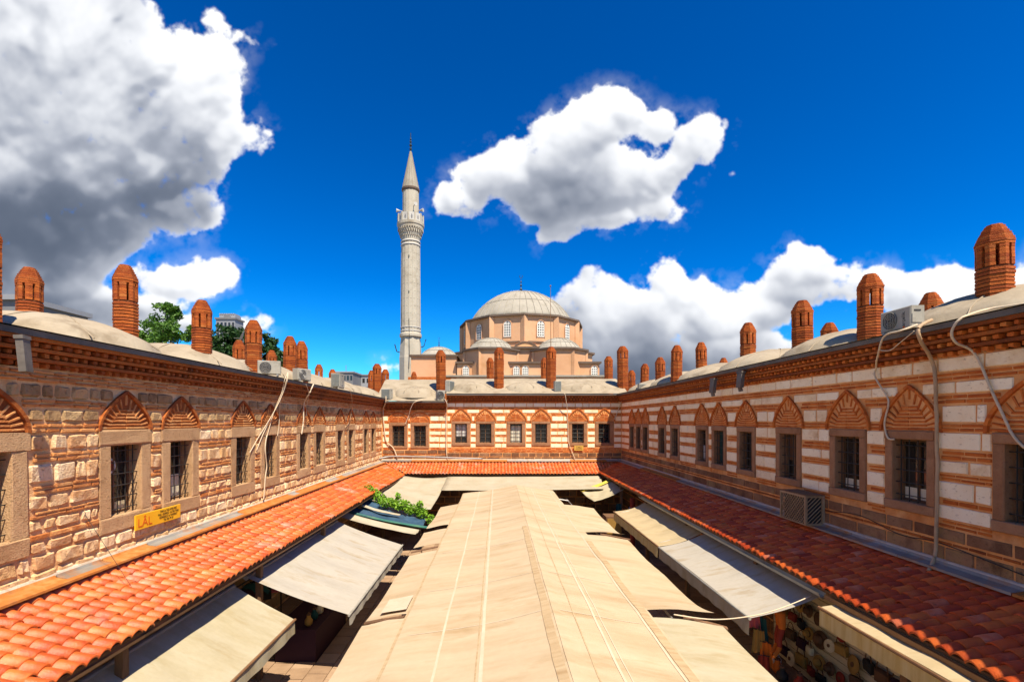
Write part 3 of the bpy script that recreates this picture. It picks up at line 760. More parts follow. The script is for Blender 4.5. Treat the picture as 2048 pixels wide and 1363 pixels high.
for px, ty, zt, wp in ((1988, 450, 3.53, 77), (1740, 548, 3.53, 53), (1604, 601, 3.53, 42), (1496, 645, 3.5, 31), (1402, 684, 3.44, 22), (1354, 690, 3.7, 22), (1320, 714, 3.5, 19),
                       (1861, 585, 3.52, 47), (1659, 645, 3.7, 34), (1447, 715, 3.48, 17)):
    chimney(right, px, ty, 970 * zt / (840 - ty), wp)
# the far wing closing the courtyard (faces -Y)
back = Wing('inn_wing', 'wing closing the far end of the courtyard, cream and orange bands with a lower corner', (0, BW, -G), 0, -LW, RW)
bA = [win(x, .36, -.33, -1.58, .55, -.14, -1.70, .58, .58, False) for x in (-6.03, -4.72)]
bB = [win(x, .36, -.21, -1.37, .56, -.07, -1.54, .60, .76) for x in (-2.22, -.74, 1.125, 2.65, 4.89, 6.5)]
wall_sheet(back, -LW, -3.07, -6, 1.1, bA, 'mortar_orange'); wall_sheet(back, -3.07, RW, -6, 1.5, bB, 'mortar_orange', -.002)
rowsA = [r_ for r_ in rowsR if r_[1] < .7]
AB = dict(AS); AB['len'] = (.40, .80)
cx = lambda x: abs(x - 1)
lay(back, -LW + .05, -3.07, [('brick', .62, .45)] + [r_ for r_ in rowsR if r_[1] < .44], bA, cx, AB, dict(ashlar=60, brown=20, brick=80, brick2=10))
rowsR = [r_ for r_ in rowsR if r_[1] > -1.6] + [('brick', -1.67, -1.95), ('brown', -1.97, -2.20), ('brown', -2.22, -2.52)]
lay(back, -3.07, RW - .02, rowsR, bB, cx, AB, dict(ashlar=140, brown=40, brick=120, brick2=20))
lay(back, -LW, RW, [('brown', -2.56 - .42 * k, -2.94 - .42 * k) for k in range(8)], [], lambda x: None, AS, dict(brown=0))
for i, w_ in enumerate(bA + bB):
    cu = {2: (.35, .95, 'goods_white'), 4: (.0, .9, 'curtain')}.get(i)
    window(back, w_, 'frame_stone', cu, grille_y=.07, gy=.20); arch(back, w_, 'brick', 'mortar_orange', 'brick', False)
cornice(back, -LW + .2, -3.07, 1.16, lambda x: None, 0, mdent='dark_brick'); cornice(back, -3.10, RW - .2, 1.60, cx, 90, y=-.003)
roof_sheet(back, -LW - .4, -3.0, [(-.45, 1.164), (.1, 1.28), (2.6, 2.62), (3.2, 2.74), (7.4, 2.4)], 14)
roof_sheet(back, -3.12, RW + .4, [(-.45, 1.604), (.1, 1.70), (2.5, 2.66), (3.2, 2.80), (7.4, 2.4)], 30)
MB().box(-3.16, -3.06, -.44, 3.2, 1.1 + G, 1.60 + G).build('step_wall', 'dark_brick', back.root)
for x, z, sq in ((-5.2, 1.72, 1.05), (-1.65, 2.0, 1.0), (1.7, 2.0, 1.0), (5.3, 2.0, 1.25)): dome(back, x, 1.45, z, 1.42, .42, sq)
MB().box(-LW, RW, 7.3, 7.7, 0, 2.4 + G).build('outer_wall', 'mortar_orange', back.root)
for px, ty, Y, wp in ((881, 700, 30.6, 19), (998, 695, 30.6, 19), (1102, 693, 30.6, 19), (1245, 692, 30.6, 21),
                      (980, 715, 36, 14), (1088, 715, 36, 13), (828, 743, 36, 11), (1217, 712, 36, 16), (1290, 727, 36, 16), (1263, 740, 36, 14), (754, 727, 36, 17), (743, 740, 36, 13), (771, 738, 36, 15)):
    chimney(back, px, ty, Y, wp)

# ------------------------------------------------------------------ tiled lean-to roofs over the shops
def tile_mesh(k):
    random.seed(40 + k); p, L = .205, .35
    n = 7; v = []
    prof = [(p * i / (n - 1) - p / 2, .070 * math.sin(math.pi * i / (n - 1)) ** .8 if 0 < i < n - 1 else 0) for i in range(n)]
    for x, z in prof: v.append((x, 0, z))
    for x, z in prof: v.append((x * .94, L, z * .92 - .002))
    for x, z in prof: v.append((x, 0, z - .030))
    f = [(i, i + 1, i + n + 1, i + n) for i in range(n - 1)] + [(i + 2 * n, i + 2 * n + 1, i + 1, i) for i in range(n - 1)]
    return v, f
TG = [tile_mesh(k) for k in range(2)]
random.seed(9)
def lean_to(label, loc, rz, x0, x1, zt, ze, depth, keep, matname, near, nmax, gutter=None):
    """local x along the wall, local y = 0 at the wall and negative towards the courtyard"""
    r = empty('lean_to_roof', loc, rz); tag(r, label, 'tiled roof', 'tiled lean-to roofs round the courtyard')
    ang = math.atan2(zt - ze, depth); SL = math.hypot(depth, zt - ze); rows_ = 7; st = (SL - .06) / rows_
    meshes = []
    for v, f in TG:
        me = MB().add(v, f).mesh('tile', True); me.materials.append(MAT[matname]); meshes.append(me)
    items = []
    nx_ = int((x1 - x0) / .2)
    for i in range(nx_):
        x = x0 + .2 * (i + .5)
        for j in range(rows_):
            s_ = j * st - .03
            y = -depth + s_ * math.cos(ang); z = ze + s_ * math.sin(ang)
            if not keep(x, y + .15): continue
            items.append((near(x, y), (x + U(-.012, .012), y + U(-.016, .016) - (U(.02, .06) if U(0, 1) < .05 else 0), z + .040 + U(-.004, .006) + G), (ang - R(5.0) + U(-.025, .025), U(-.05, .05), U(-.045, .045))))
    vis = sorted([i for i in items if i[0] is not None], key=lambda i: i[0])
    rest = [i for i in items if i[0] is None] + vis[nmax:]
    for n_, (k, loc_, rot) in enumerate(vis[:nmax]):
        inst('tile', meshes[n_ % 2], r, loc_, rot)
    mb = MB()
    from mathutils import Euler
    for n_, (k, loc_, rot) in enumerate(rest): mb.add(*TG[n_ % 2], Matrix.Translation(loc_) @ Euler(rot).to_matrix().to_4x4())
    if rest: mb.build('tile', matname, r, smooth=True, kind='stuff')
    # boarding under the tiles, cut to the valley lines
    def fn(u, v):
        y = -depth + .02 + v * (depth - .03)
        a, b_ = x0, x1
        while a < b_ and not keep(a, y): a += .05
        while b_ > a and not keep(b_, y): b_ -= .05
        return (a + (b_ - a) * u, y, ze + (zt - ze) * (y + depth) / depth - .005 + G)
    bd = MB().grid(2, 6, fn).build('boarding', 'wood', r)
    so_ = bd.modifiers.new('thick', 'SOLIDIFY'); so_.thickness = .04; so_.offset = 0
    return r
def strip(r, name, x0, x1, pts, matname):
    """profile pts (y, z) swept along local x"""
    mb = MB(); v = [(x, y, z + G) for x in (x0, x1) for y, z in pts]; n = len(pts)
    mb.add(v, [(i, i + 1, n + i + 1, n + i) for i in range(n - 1)]); return mb.build(name, matname, r)
vl = lambda y: 27.65 + (-1.75 - y) * -1.06   # valley line of the corner roofs
lt = lean_to('orange sunlit tiled lean-to roof below the rough stone wall', (-LW, 0, -G), R(90), 1.6, 29.4, -2.60, -3.15, 1.75, lambda x, y: x < 27.65 + (y + 1.75) * 1.06, 'terracotta',
             lambda x, y: (x + y * .5) if x > 4.6 else None, 300)
rt = lean_to('dark red shaded tiled lean-to roof below the white banded wall', (RW, 0, -G), R(-90), -29.4, -1.6, -2.54, -3.02, 1.75, lambda x, y: -x < 27.65 + (y + 1.75) * 1.06, 'terracotta_shaded',
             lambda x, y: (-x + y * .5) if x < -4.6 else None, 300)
bt = lean_to('narrow tiled lean-to roof across the far end of the courtyard', (0, BW, -G), 0, -7.0, 7.5, -2.55, -3.08, 1.85, lambda x, y: -5.3 - (y + 1.85) * .95 < x < 5.8 + (y + 1.85) * .95, 'terracotta',
             lambda x, y: abs(x) - y, 300)
def flashing(r, x0, x1, zt, seg):
    x = x0
    strip(r, 'ledge', x0, x1, [(-.004, zt + .20), (-.05, zt + .19), (-.075, zt + .15)], 'cement')
    while x < x1:
        L = min(U(*seg), x1 - x)
        m_ = 'rust' if U(0, 1) < .4 else 'flashing'
        strip(r, 'flashing', x, x + L - .012, [(-.07, zt + .165 + U(-.006, .006)), (-.10, zt + .125), (-.15, zt + .115), (-.28, zt + .10), (-.285, zt + .06)], m_)
        x += L
flashing(lt, 1.6, 29.4, -2.60, (.5, 1.9)); flashing(rt, -29.4, -1.6, -2.54, (1.2, 2.6)); flashing(bt, -7, 7.5, -2.55, (1.0, 2.6))
strip(lt, 'rust_strip', 1.6, 29.0, [(-.275, -2.495), (-.35, -2.515), (-.355, -2.55)], 'rust')
for r_, xs_, zt_ in ((lt, [3 + 4.1 * k for k in range(7)], -3.2), (rt, [-3 - 4.1 * k for k in range(7)], -3.07), (bt, [-4.4, -1, 2.4, 5.2], -3.13)):
    d_ = 1.55
    for x in xs_:
        MB().box(x - .06, x + .06, -d_ - .06, -d_ + .06, 0, zt_ + .06 + G).build('post', 'wood', r_)
    MB().box(min(xs_) - 1.2, max(xs_) + (1.2 if r_ is not bt else .4), -d_ - .05, -d_ + .05, zt_ - .10 + G, zt_ + .04 + G).build('beam', 'wood', r_)
strip(rt, 'gutter', -19.6, -8.6, [(-1.73, -3.06), (-1.74, -3.13), (-1.83, -3.13), (-1.86, -3.06), (-1.87, -3.055)], 'metal_grey')
strip(rt, 'rail', -8.5, -2, [(-1.74, -3.06), (-1.74, -3.12), (-1.82, -3.12), (-1.83, -3.04)], 'rail_brown')
strip(lt, 'rail', 2, 27.3, [(-1.72, -3.19), (-1.72, -3.24), (-1.78, -3.24), (-1.79, -3.19)], 'rail_brown')

# ------------------------------------------------------------------ courtyard pavement
pv = empty('courtyard_pavement', (0, 0, -G)); tag(pv, kind='structure')
MB().box(-7.0, 7.5, -3, 29.4, -.25, .0).build('bedding', 'paver', pv)
rest = MB()
for i in range(29):
    for j in range(64):
        x, y = -6.98 + i * .5, -2.8 + j * .5 + (.25 if i % 2 else 0)
        v, f = block(x, x + .475, -.03, .0, y, y + .475, .006, .008)
        v = [(a, c, -b_ + .002) for a, b_, c in v]
        if -5.6 < x < -2.2 and 6.2 < y < 12: MB().add(v, f).build('paving_slab', 'paver', pv)
        else: rest.add(v, f)
rest.build('paving_slab', 'paver', pv, kind='stuff')

# ------------------------------------------------------------------ the long tent over the middle of the courtyard
RX, RZ = .81, -2.80                                  # ridge
def tpt(t, Y, sd):
    """point of the tent roof: t = 0 ridge .. 1 eave, sd = -1 west slope, +1 east slope"""
    sag = -.028 * abs(math.sin(Y * math.pi / 2.6)) * (.3 + t) - .05 * math.sin(math.pi * min(t / .8, 1)) + .012 * mnoise.noise((t * 3 * sd, Y * .8, 1.7)) + .006 * mnoise.noise((t * 9 * sd, Y * 2.6, 8.7)) + .02 * mnoise.noise((t * 2 * sd + 9, Y * .25, 4.7))
    return (RX + sd * 2.75 * t, Y, RZ - .45 * t + sag)
tent = empty('long_tent', (RX, 12, -G)); tag(tent, 'long cream fabric tent with a low ridge running down the courtyard', 'tent')
def tp(p): return (p[0] - RX, p[1] - 12, p[2] + G)
YF = 21.2
lo_ = MB(); lo_.grid(16, 150, lambda u, v: tp(tpt(.837 * u, 1.5 + (YF - 1.5) * v, -1))); o_ = lo_.build('fabric', 'tent', tent, True); o_['label'] = 'slope facing the rough stone wall'
ro_ = MB(); ro_.grid(14, 150, lambda u, v: tp(tpt(.60 * u, 1.5 + (YF + .5 * u - 1.5) * v, 1))); o_ = ro_.build('fabric', 'tent', tent, True); o_['label'] = 'slope facing the white banded wall'
def ribbon(t0, t1, sd, y0, y1, up, name, m_):
    mb = MB(); mb.grid(2, 140, lambda u, v: tp(tuple(a + b_ for a, b_ in zip(tpt(t0 + (t1 - t0) * u + .004 * mnoise.noise((v * 30, t0 * 50, 0)), y0 + (y1 - y0) * v, sd), (0, 0, up))))); return mb.build(name, m_, tent, True)
for t0, t1, sd, m_ in ((.36, .378, -1, 'tent_seam'), (.388, .395, -1, 'tent_stain_shade'), (.575, .588, -1, 'tent_seam'), (.825, .84, -1, 'tent_stain_shade'), (.225, .238, 1, 'tent_seam'), (.262, .268, 1, 'tent_seam'), (.115, .122, 1, 'tent_stain_shade'), (.515, .528, 1, 'tent_seam')):
    ribbon(t0, t1, sd, 1.5, YF - .05, .006, 'seam', m_)
ribbon(.0, .045, 1, 1.5, YF - .02, .008, 'ridge_band', 'tent')
for k in range(8):
    Yk = 2.3 + 2.35 * k + U(-.3, .3)
    for sd, t1 in ((-1, .775), (1, .5)):
        MB().grid(16, 1, lambda u, v: tp(tuple(a + b_ for a, b_ in zip(tpt(.02 + (t1 - .02) * u, Yk + .10 * u * sd + .02 * v, sd), (0, 0, .005))))).build('seam', 'tent_seam', tent, True)
ribbon(.012, .055, -1, 1.5, 13.0, .009, 'ridge_band', 'tent_stain_shade')
ribbon(.535, .585, 1, 1.5, 12.5, .008, 'fold', 'tent_stain_shade')  # brown strip painting the shade along the fold into the cloth colour
def flap(sd, t0, t1, ya, yb, dz0, dz1, lift=.0, m_='tent'):
    def fn(u, v):
        p = tpt(t0 + (t1 - t0) * u, ya + (yb - ya) * v, sd)
        e = lift * (max(0, 1 - v * 5) ** 2) * u
        return tp((p[0], p[1] + .04 * math.sin(u * 5), p[2] + dz0 + (dz1 - dz0) * u + e - .04 * math.sin(math.pi * v) * u))
    mb = MB(); mb.grid(8, 40, fn); return mb.build('side_flap', m_, tent, True)
for ya, yb in ((1.5, 7.9), (8.1, 12.1), (12.7, 14.5), (15.0, 18.8)): flap(-1, .845, 1.093, ya, yb, -.03, -.03)
for ya, yb, m_ in ((1.5, 7.7, 'awning_cream'), (8.0, 13.3, 'tent'), (13.6, 18.0, 'tent')): flap(1, .585, 1.0, ya, yb, -.012, .0, .10, m_)
MB().grid(4, 4, lambda u, v: tp(tuple(a + b_ for a, b_ in zip(tpt(.855 + .16 * u, 8.2 + .7 * v, -1), (0, 0, .02))))).build('patch', 'tent_seam', tent)
fr = MB()
for Y in (2.2, 4.8, 7.4, 10, 12.6, 15.2, 17.8, 20.3):
    for sd in (-1, 1): fr.tube([tp((RX, min(Y, 19.9), RZ - .12)), tp((RX + sd * 2.1, min(Y, 19.9), RZ - .50))], .025, 6)
for t in (0, .34, .76): 
    for sd in (-1, 1):
        fr.tube([tp((RX + sd * 2.75 * t, 1.6, RZ - .45 * t - .14)), tp((RX + sd * 2.75 * t, YF - .9, RZ - .45 * t - .16))], .02, 6)
fr.build('frame', 'metal_grey', tent)
for Y in (2.2, 7.4, 12.6, 17.8):
    for sd in (-1, 1): MB().tube([tp((RX + sd * 2.0, Y, -G)), tp((RX + sd * 2.0, Y, RZ - .48))], .035, 8).build('post', 'metal_grey', tent)
# loose ends of wooden battens on the tent edges
for i, (a, b_, lab) in enumerate((((-1.53, 7.95, -3.22), (-2.2, 8.05, -3.36), 'thin brown batten at the gap between the two nearest tent flaps'), ((-1.5, 12.4, -3.22), (-2.2, 12.35, -3.36), 'thin brown batten at the middle gap of the tent flaps'),
                                   ((3.0, 7.85, -3.17), (3.65, 7.7, -3.30), 'brown batten under the lifted tent edge beside the white rope'), ((2.85, 13.45, -3.15), (3.65, 13.35, -3.28), 'brown batten under the lifted tent edge opposite the beige awning'))):
    mid = (Vector(a) + Vector(b_)) / 2
    o = tag(MB().box(-(Vector(b_) - Vector(a)).length / 2, (Vector(b_) - Vector(a)).length / 2, -.05, .05, -.012, .012).build('batten', 'wood'), lab, 'batten', 'battens at the tent edges')
    o.location = mid; o.rotation_euler = (Vector(b_) - Vector(a)).to_track_quat('X', 'Z').to_euler()

# ------------------------------------------------------------------ awnings
def awning(label, sd, Y0, Y1, inn, out, m_, mv, vh, scal, sag=.05, wave=.012, lip=None):
    Xi, zi = inn; Xo, zo = out
    c = Vector((sd * Xi, (Y0 + Y1) / 2, 0)); r = empty('awning', (c.x, c.y, -G)); tag(r, label, 'awning', 'shop awnings under the tiled roofs')
    q = lambda x, y, z: (x - c.x, y - c.y, z + G)
    L = Y1 - Y0
    def fn(u, v):
        Y = Y0 + L * v
        f_ = wave * math.sin(v * 37 + u * 2) * u * (1 - u) * 4 + .5 * wave * mnoise.noise((u * 2, v * 9, sd * 3.1)) + .018 * mnoise.noise((u * 1.3, v * 3, sd * 8.1))
        e = -.03 * (abs(2 * v - 1) ** 4) * u
        return q(sd * (Xi + (Xo - Xi) * u), Y, zi + (zo - zi) * u - sag * math.sin(math.pi * u) + f_ + e)
    fb = MB().grid(16, 60, fn).build('fabric', m_, r, True)
    n = 90
    def vf(u, v):
        Y = Y0 + L * u
        d = vh * v * (1 + (.10 * (abs(math.sin(u * scal * math.pi)) - 1) if scal else 0)) if v > .9 else vh * v
        e = -.03 * (abs(2 * u - 1) ** 4)
        return q(sd * (Xo - .015 * math.sin(u * 50) * v - .01 * v), Y, zo + e - d)
    MB().grid(n, 4, vf).build('valance', mv, r, True)
    MB().tube([q(sd * Xo, Y0 - .02, zo - .035), q(sd * Xo, Y1 + .02, zo - .035)], .028, 8).build('front_bar', 'rail_brown' if m_ != 'awning_white' else 'ac_white', r)
    MB().tube([q(sd * (Xi + .03), Y0, zi - .01), q(sd * (Xi + .03), Y1, zi - .01)], .055, 10).build('roller', 'metal_grey', r)
    for Y in (Y0 + .35, Y1 - .35):
        e_ = q(sd * ((Xi + Xo) / 2 + .2), Y + .25, (zi + zo) / 2 - .12)
        MB().tube([q(sd * Xi, Y, zi - .06), e_, q(sd * Xo, Y, zo - .05)], .018, 6).build('arm', 'metal_grey', r)
        MB().box(*[k for a_, b_ in zip(q(sd * (Xi + .16) - .12, Y - .05, zi - .12), q(sd * (Xi + .16) + .12, Y + .05, zi + .14)) for k in (a_, b_)]).build('bracket', 'metal_grey', r)
    return r
awning('near cream awning with a plain valance under the sunlit orange tiles', -1, 3.6, 10.55, (5.72, -3.60), (4.41, -4.30), 'awning_cream', 'awning_cream', .30, 0, .03)
awning('wide white awning with a scalloped valance under the sunlit orange tiles', -1, 10.95, 17.1, (5.65, -3.55), (3.35, -4.36), 'awning_white', 'awning_white', .26, 22, .06, .02)
awning('beige awning with yellowed valance farthest under the dark red tiles', 1, 14.2, 19.6, (6.06, -3.25), (4.70, -3.66), 'awning_beige', 'valance_yellow', .34, 0, .10)
awning('white awning with a long valance beneath the grey gutter of the dark red tiles', 1, 9.05, 14.1, (6.06, -3.27), (4.70, -3.66), 'awning_white', 'awning_cream', .32, 0, .05, .005)
awning('rolled-in narrow awning with a streaked yellow valance, nearest under the dark red tiles', 1, 2.0, 8.25, (6.02, -3.06), (5.48, -3.15), 'awning_beige', 'valance_yellow', .30, 0, .01)
# ------------------------------------------------------------------ loose cloths slung over the far part
def cloth(name, label, cat, A, B, C, D, m_, sag, n=24, grp='cloths slung across the far courtyard', folds=.015, thick=.012):
    """A-B one edge, D-C the opposite edge"""
    A, B, C, D = map(Vector, (A, B, C, D))
    def fn(u, v):
        p = A.lerp(B, u).lerp(D.lerp(C, u), v)
        p.z += -sag * 4 * ((u - u * u) * .6 + (v - v * v) * .4) + folds * math.sin(17 * u + 9 * v) * math.sin(math.pi * v) + folds * 1.6 * mnoise.noise((u * 5, v * 4, A.x))
        return tuple(p)
    o = MB().grid(n, n, fn).build(name, m_, None, True); tag(o, label, cat, grp)
    md = o.modifiers.new('thick', 'SOLIDIFY'); md.thickness = thick
    return o
cloth('canopy_cloth', 'large cream cloth hanging in a slack slope behind the green vine', 'cloth', (-5.35, 27.5, -3.15), (-2.75, 27.5, -3.2), (-2.95, 21.4, -3.92), (-5.6, 20.5, -3.30), 'cloth_cream', .16)
cloth('canopy_cloth', 'wide flat cream cloth stretched below the far tiled roof behind the tent ridge', 'cloth', (-2.85, 27.55, -3.2), (5.85, 27.55, -3.15), (5.3, 24.2, -3.42), (-2.8, 23.9, -3.45), 'cloth_cream', .05)
yc = cloth('corner_cloth', 'pale cloth with a yellow border hanging in the far corner beside dark red tiles', 'cloth', (4.15, 24.4, -3.52), (5.9, 25.5, -3.12), (6.15, 23.4, -3.30), (4.55, 22.8, -3.82), 'awning_cream', .12)
cloth('border', None, None, (4.13, 24.42, -3.50), (5.9, 25.52, -3.10), (5.95, 25.15, -3.12), (4.2, 24.1, -3.55), 'yellow_cloth', .06, 8, None).parent = yc
cloth('sling_cloth', 'curved cream strip slung from the orange tiles in front of the blue tarp', 'cloth', (-5.95, 17.6, -3.42), (-3.02, 17.75, -4.16), (-2.95, 18.3, -4.12), (-5.95, 18.2, -3.36), 'cloth_cream', .10, 14)
bl = cloth('blue_tarp', 'dark blue plastic tarp slung in a curve under the green vine', 'tarp', (-5.95, 18.4, -3.36), (-2.85, 18.5, -4.06), (-2.95, 20.1, -3.98), (-5.8, 21.0, -3.32), 'tarp_blue', .12, 20, folds=.03)
cloth('hem', None, None, (-5.97, 18.28, -3.37), (-2.55, 18.35, -4.08), (-2.6, 18.52, -4.05), (-5.97, 18.47, -3.35), 'green_hem', .11, 10, None).parent = bl
cloth('sling_cloth', 'thin cream sliver of cloth lying across the blue tarp', 'cloth', (-5.6, 19.35, -3.34), (-3.9, 19.1, -3.72), (-3.85, 19.25, -3.70), (-5.6, 19.65, -3.33), 'cloth_cream', .10, 8)
# ------------------------------------------------------------------ vine on the blue tarp
def leaves(mb, c, rad, n, size, up=.3):
    for _ in range(n):
        while True:
            p = Vector((U(-1, 1), U(-1, 1), U(-1, 1)))
            if p.length < 1: break
        q = Vector(c) + Vector((p.x * rad[0], p.y * rad[1], p.z * rad[2]))
        nrm = Vector((U(-1, 1), U(-1, 1), U(-.4, 1) + up)).normalized(); t = nrm.orthogonal().normalized(); t.rotate(Matrix.Rotation(U(0, 6.28), 3, nrm)); b_ = nrm.cross(t)
        s_ = size * U(.6, 1.3)
        mb.add([q - t * s_, q + b_ * s_ * .5 + nrm * s_ * .15, q + t * s_ * 1.1, q - b_ * s_ * .5 + nrm * s_ * .15], [(0, 1, 2), (0, 2, 3)])
def vine(label, blobs, stem):
    r = empty('vine', stem[0]); tag(r, label, 'vine', 'vines over the far shops'); o3 = Vector(stem[0])
    mb = MB()
    for c, rad, n in blobs: leaves(mb, Vector(c) - o3, rad, n, .075)
    mb.build('foliage', 'leaf_vine', r, kind='stuff')
    MB().tube([Vector(p) - o3 for p in smooth_path(stem)], .025, 6, .008).build('stem', 'bark', r)
vine('small bushy green vine clump at the edge of the orange tiles', [((-5.45, 21.0, -3.18), (.40, .35, .26), 230), ((-5.05, 20.8, -3.32), (.30, .3, .22), 130), ((-5.6, 21.1, -2.95), (.2, .2, .16), 60)], [(-5.9, 21.4, -6), (-5.9, 21.4, -4.5), (-5.7, 21.2, -3.5), (-5.3, 21, -3.2)])
vine('long bright green vine trailing over the blue tarp', [((-4.55, 20.2, -3.42), (.42, .35, .18), 260), ((-4.0, 20.1, -3.50), (.40, .35, .22), 260), ((-3.5, 20.0, -3.66), (.38, .35, .22), 240), ((-3.1, 19.9, -3.78), (.28, .3, .24), 150), ((-2.72, 19.6, -3.98), (.2, .25, .18), 80), ((-4.15, 20.2, -3.18), (.14, .14, .16), 50), ((-3.2, 20, -3.45), (.14, .14, .16), 50)],
     [(-3.2, 20.6, -6), (-3.3, 20.6, -4.6), (-3.6, 20.4, -3.8), (-4.3, 20.3, -3.5), (-4.9, 20.3, -3.4)])
# ------------------------------------------------------------------ air conditioners
def letters(parent, body, size, loc, rot, m_, align='LEFT', sx=1.0):
    cu = bpy.data.curves.new('lettering', 'FONT'); cu.body = body; cu.size = size; cu.extrude = .0015; cu.align_x = align
    tmp = bpy.data.objects.new('lettering_curve', cu)
    me = bpy.data.meshes.new_from_object(tmp); bpy.data.objects.remove(tmp)
    me.materials.clear(); me.materials.append(MAT[m_])
    o = bpy.data.objects.new('lettering', me); col.objects.link(o); o.parent = parent
    o.location = loc; o.rotation_euler = rot; o.scale = (sx, 1, 1); return o
def ac(label, loc, rz, w_=.80, d_=.30, h_=.54, front='fan', text=None):
    """front face along local -y"""
    r = empty('air_conditioner', loc, rz); tag(r, label, 'air conditioner', 'air conditioners on the roof edges')
    v, f = block(-w_ / 2, w_ / 2, -d_ / 2, d_ / 2, .05, h_ + .05, .0, .02)
    MB().add(v, f + [(3, 2, 1, 0)]).build('casing', 'ac_white', r)
    for s_ in (-1, 1): MB().box(s_ * w_ * .36 - .03, s_ * w_ * .36 + .03, -d_ / 2 - .02, d_ / 2 + .02, 0, .05).build('foot', 'metal_grey', r)
    if front == 'fan':
        cx_ = -w_ * .16; cz_ = .05 + h_ / 2; R_ = h_ * .40
        g_ = MB().lathe([(R_, 0), (R_ * .98, .012), (.01, .006)], 28).build('fan', 'ac_dark', r); g_.location = (cx_, -d_ / 2 - .001, cz_); g_.rotation_euler = (R(90), 0, 0)
        mb = MB()
        for k in (1.0, .75, .5, .25):
            rr = R_ * k; mb.tube([(cx_ + rr * math.cos(a), -d_ / 2 - .016, cz_ + rr * math.sin(a)) for a in [2 * math.pi * q / 24 for q in range(25)]], .005, 4)
        for k in range(9):
            x = (k / 8 - .5) * 1.9 * R_; zz = math.sqrt(max(R_ * R_ - x * x, 0)); mb.tube([(cx_ + x, -d_ / 2 - .016, cz_ - zz), (cx_ + x, -d_ / 2 - .016, cz_ + zz)], .004, 4)
        mb.build('fan_guard', 'ac_white' if text else 'metal_grey', r)
    else:
        mb = MB()
        mb.box(-w_ * .42, w_ * .42, -d_ / 2 - .006, -d_ / 2 - .001, .09, h_ + .01); mb.build('fins', 'ac_fin', r)
        mb = MB()
        for k in range(9): mb.box(-w_ * .42, w_ * .42, -d_ / 2 - .012, -d_ / 2 - .005, .10 + (h_ - .1) * k / 9, .112 + (h_ - .1) * k / 9)
        mb.build('fin_bars', 'ac_white', r)
    MB().box(w_ / 2 - .001, w_ / 2 + .012, -.10, .08, .14, .30).build('valve_cover', 'ac_white', r)
    MB().box(w_ / 2 - .001, w_ / 2 + .008, -.06, .06, h_ - .05, h_ - .025).build('handle', 'ac_dark', r)
    if text:
        for t, s_, z_, x_, m_ in ((text, .10, .09, .225, 'ink_grey'),):
            letters(r, t, s_, (x_, -d_ / 2 - .003, z_), (R(90), R(-90), 0), m_)
        q_ = MB().box(.185, .225, -d_ / 2 - .004, -d_ / 2 - .001, .062, .092).build('emblem', 'sign_red', r)
    return r
ac('pale air conditioner with round fan and lettering on the shaded roof edge', (7.62, 9.15, 1.64), R(-90), .70, .25, .40, text='arçelik')
ac('dusty air conditioner with large round fan at the dome edge of the sunlit wing', (-7.22, 15.35, 1.40), R(22), .66, .28, .42)
ac('second dusty fan air conditioner farther along the sunlit roof edge', (-7.05, 17.5, 1.40), R(65), .62, .26, .40)
ac('air conditioner with dark fins standing side-on at the sunlit roof edge', (-7.05, 21.4, 1.40), R(0), .40, .62, .60, 'fin')
ac('pale air conditioner on the low corner roof of the far wing', (-6.75, 29.6, 1.22), R(-15), .62, .34, .64, 'plain_fin')
ac('small white air conditioner beside the step in the far roof', (-3.45, 29.35, 1.16), R(30), .50, .30, .60)
ac('white air conditioner leaning by the chimney at the step of the far roof', (-2.95, 30.1, 1.72), R(70), .70, .30, .66, 'fin')
ac('white upright air conditioner beside the chimney with the flagpole', (3.70, 29.9, 1.70), R(10), .42, .30, .66, 'plain_fin')
ac('small dark-fronted air conditioner in the far corner of the shaded roof', (8.6, 28.6, 1.75), R(5), .60, .3, .36, 'fin')
# lattice box hiding an air conditioner by the shaded wall
lb = empty('lattice_box', (7.30, 11.65, -2.42)); tag(lb, 'wooden lattice box on the ledge of the shaded wall above red tiles', 'lattice box')
mb = MB()
for (x, y) in ((-.2, -.48), (-.2, .48), (.2, -.48), (.2, .48)): mb.box(x - .025, x + .025, y - .025, y + .025, .0, .68)
for z in (.0, .64):
    mb.box(-.222, -.182, -.455, .455, z, z + .04); mb.box(-.175, .175, -.502, -.462, z, z + .04)
mb.build('frame', 'lattice_wood', lb)
MB().box(-.225, .225, -.505, .505, .682, .70).build('lid', 'wood', lb)
MB().box(-.14, .20, -.40, .44, .03, .62).build('casing', 'ac_dark', lb)
def lattice(plane):
    L_ = .92 if plane == 'x' else .36
    for s_ in (-1, 1):
        for k in range(-8 if plane == 'x' else -7, 14):
            a0 = k * .095
            p0, p1 = (a0, 0.0), (a0 + s_ * .62, .62)
            pts = []
            for t in range(41):
                q = (p0[0] + (p1[0] - p0[0]) * t / 40, p0[1] + (p1[1] - p0[1]) * t / 40)
                if 0 <= q[0] <= L_: pts.append(q)
            if len(pts) < 4: continue
            a, b_ = pts[0], pts[-1]
            if plane == 'x': e = [(-.207 + .006 * s_, p[0] - L_ / 2, p[1] + .03) for p in (a, b_)]
            else: e = [(p[0] - L_ / 2, -.487 + .006 * s_, p[1] + .03) for p in (a, b_)]
            if plane == 'y' and s_ < 0: continue
            MB().tube(e, .011, 4).build('slat', 'lattice_wood', lb)
lattice('x'); lattice('y')
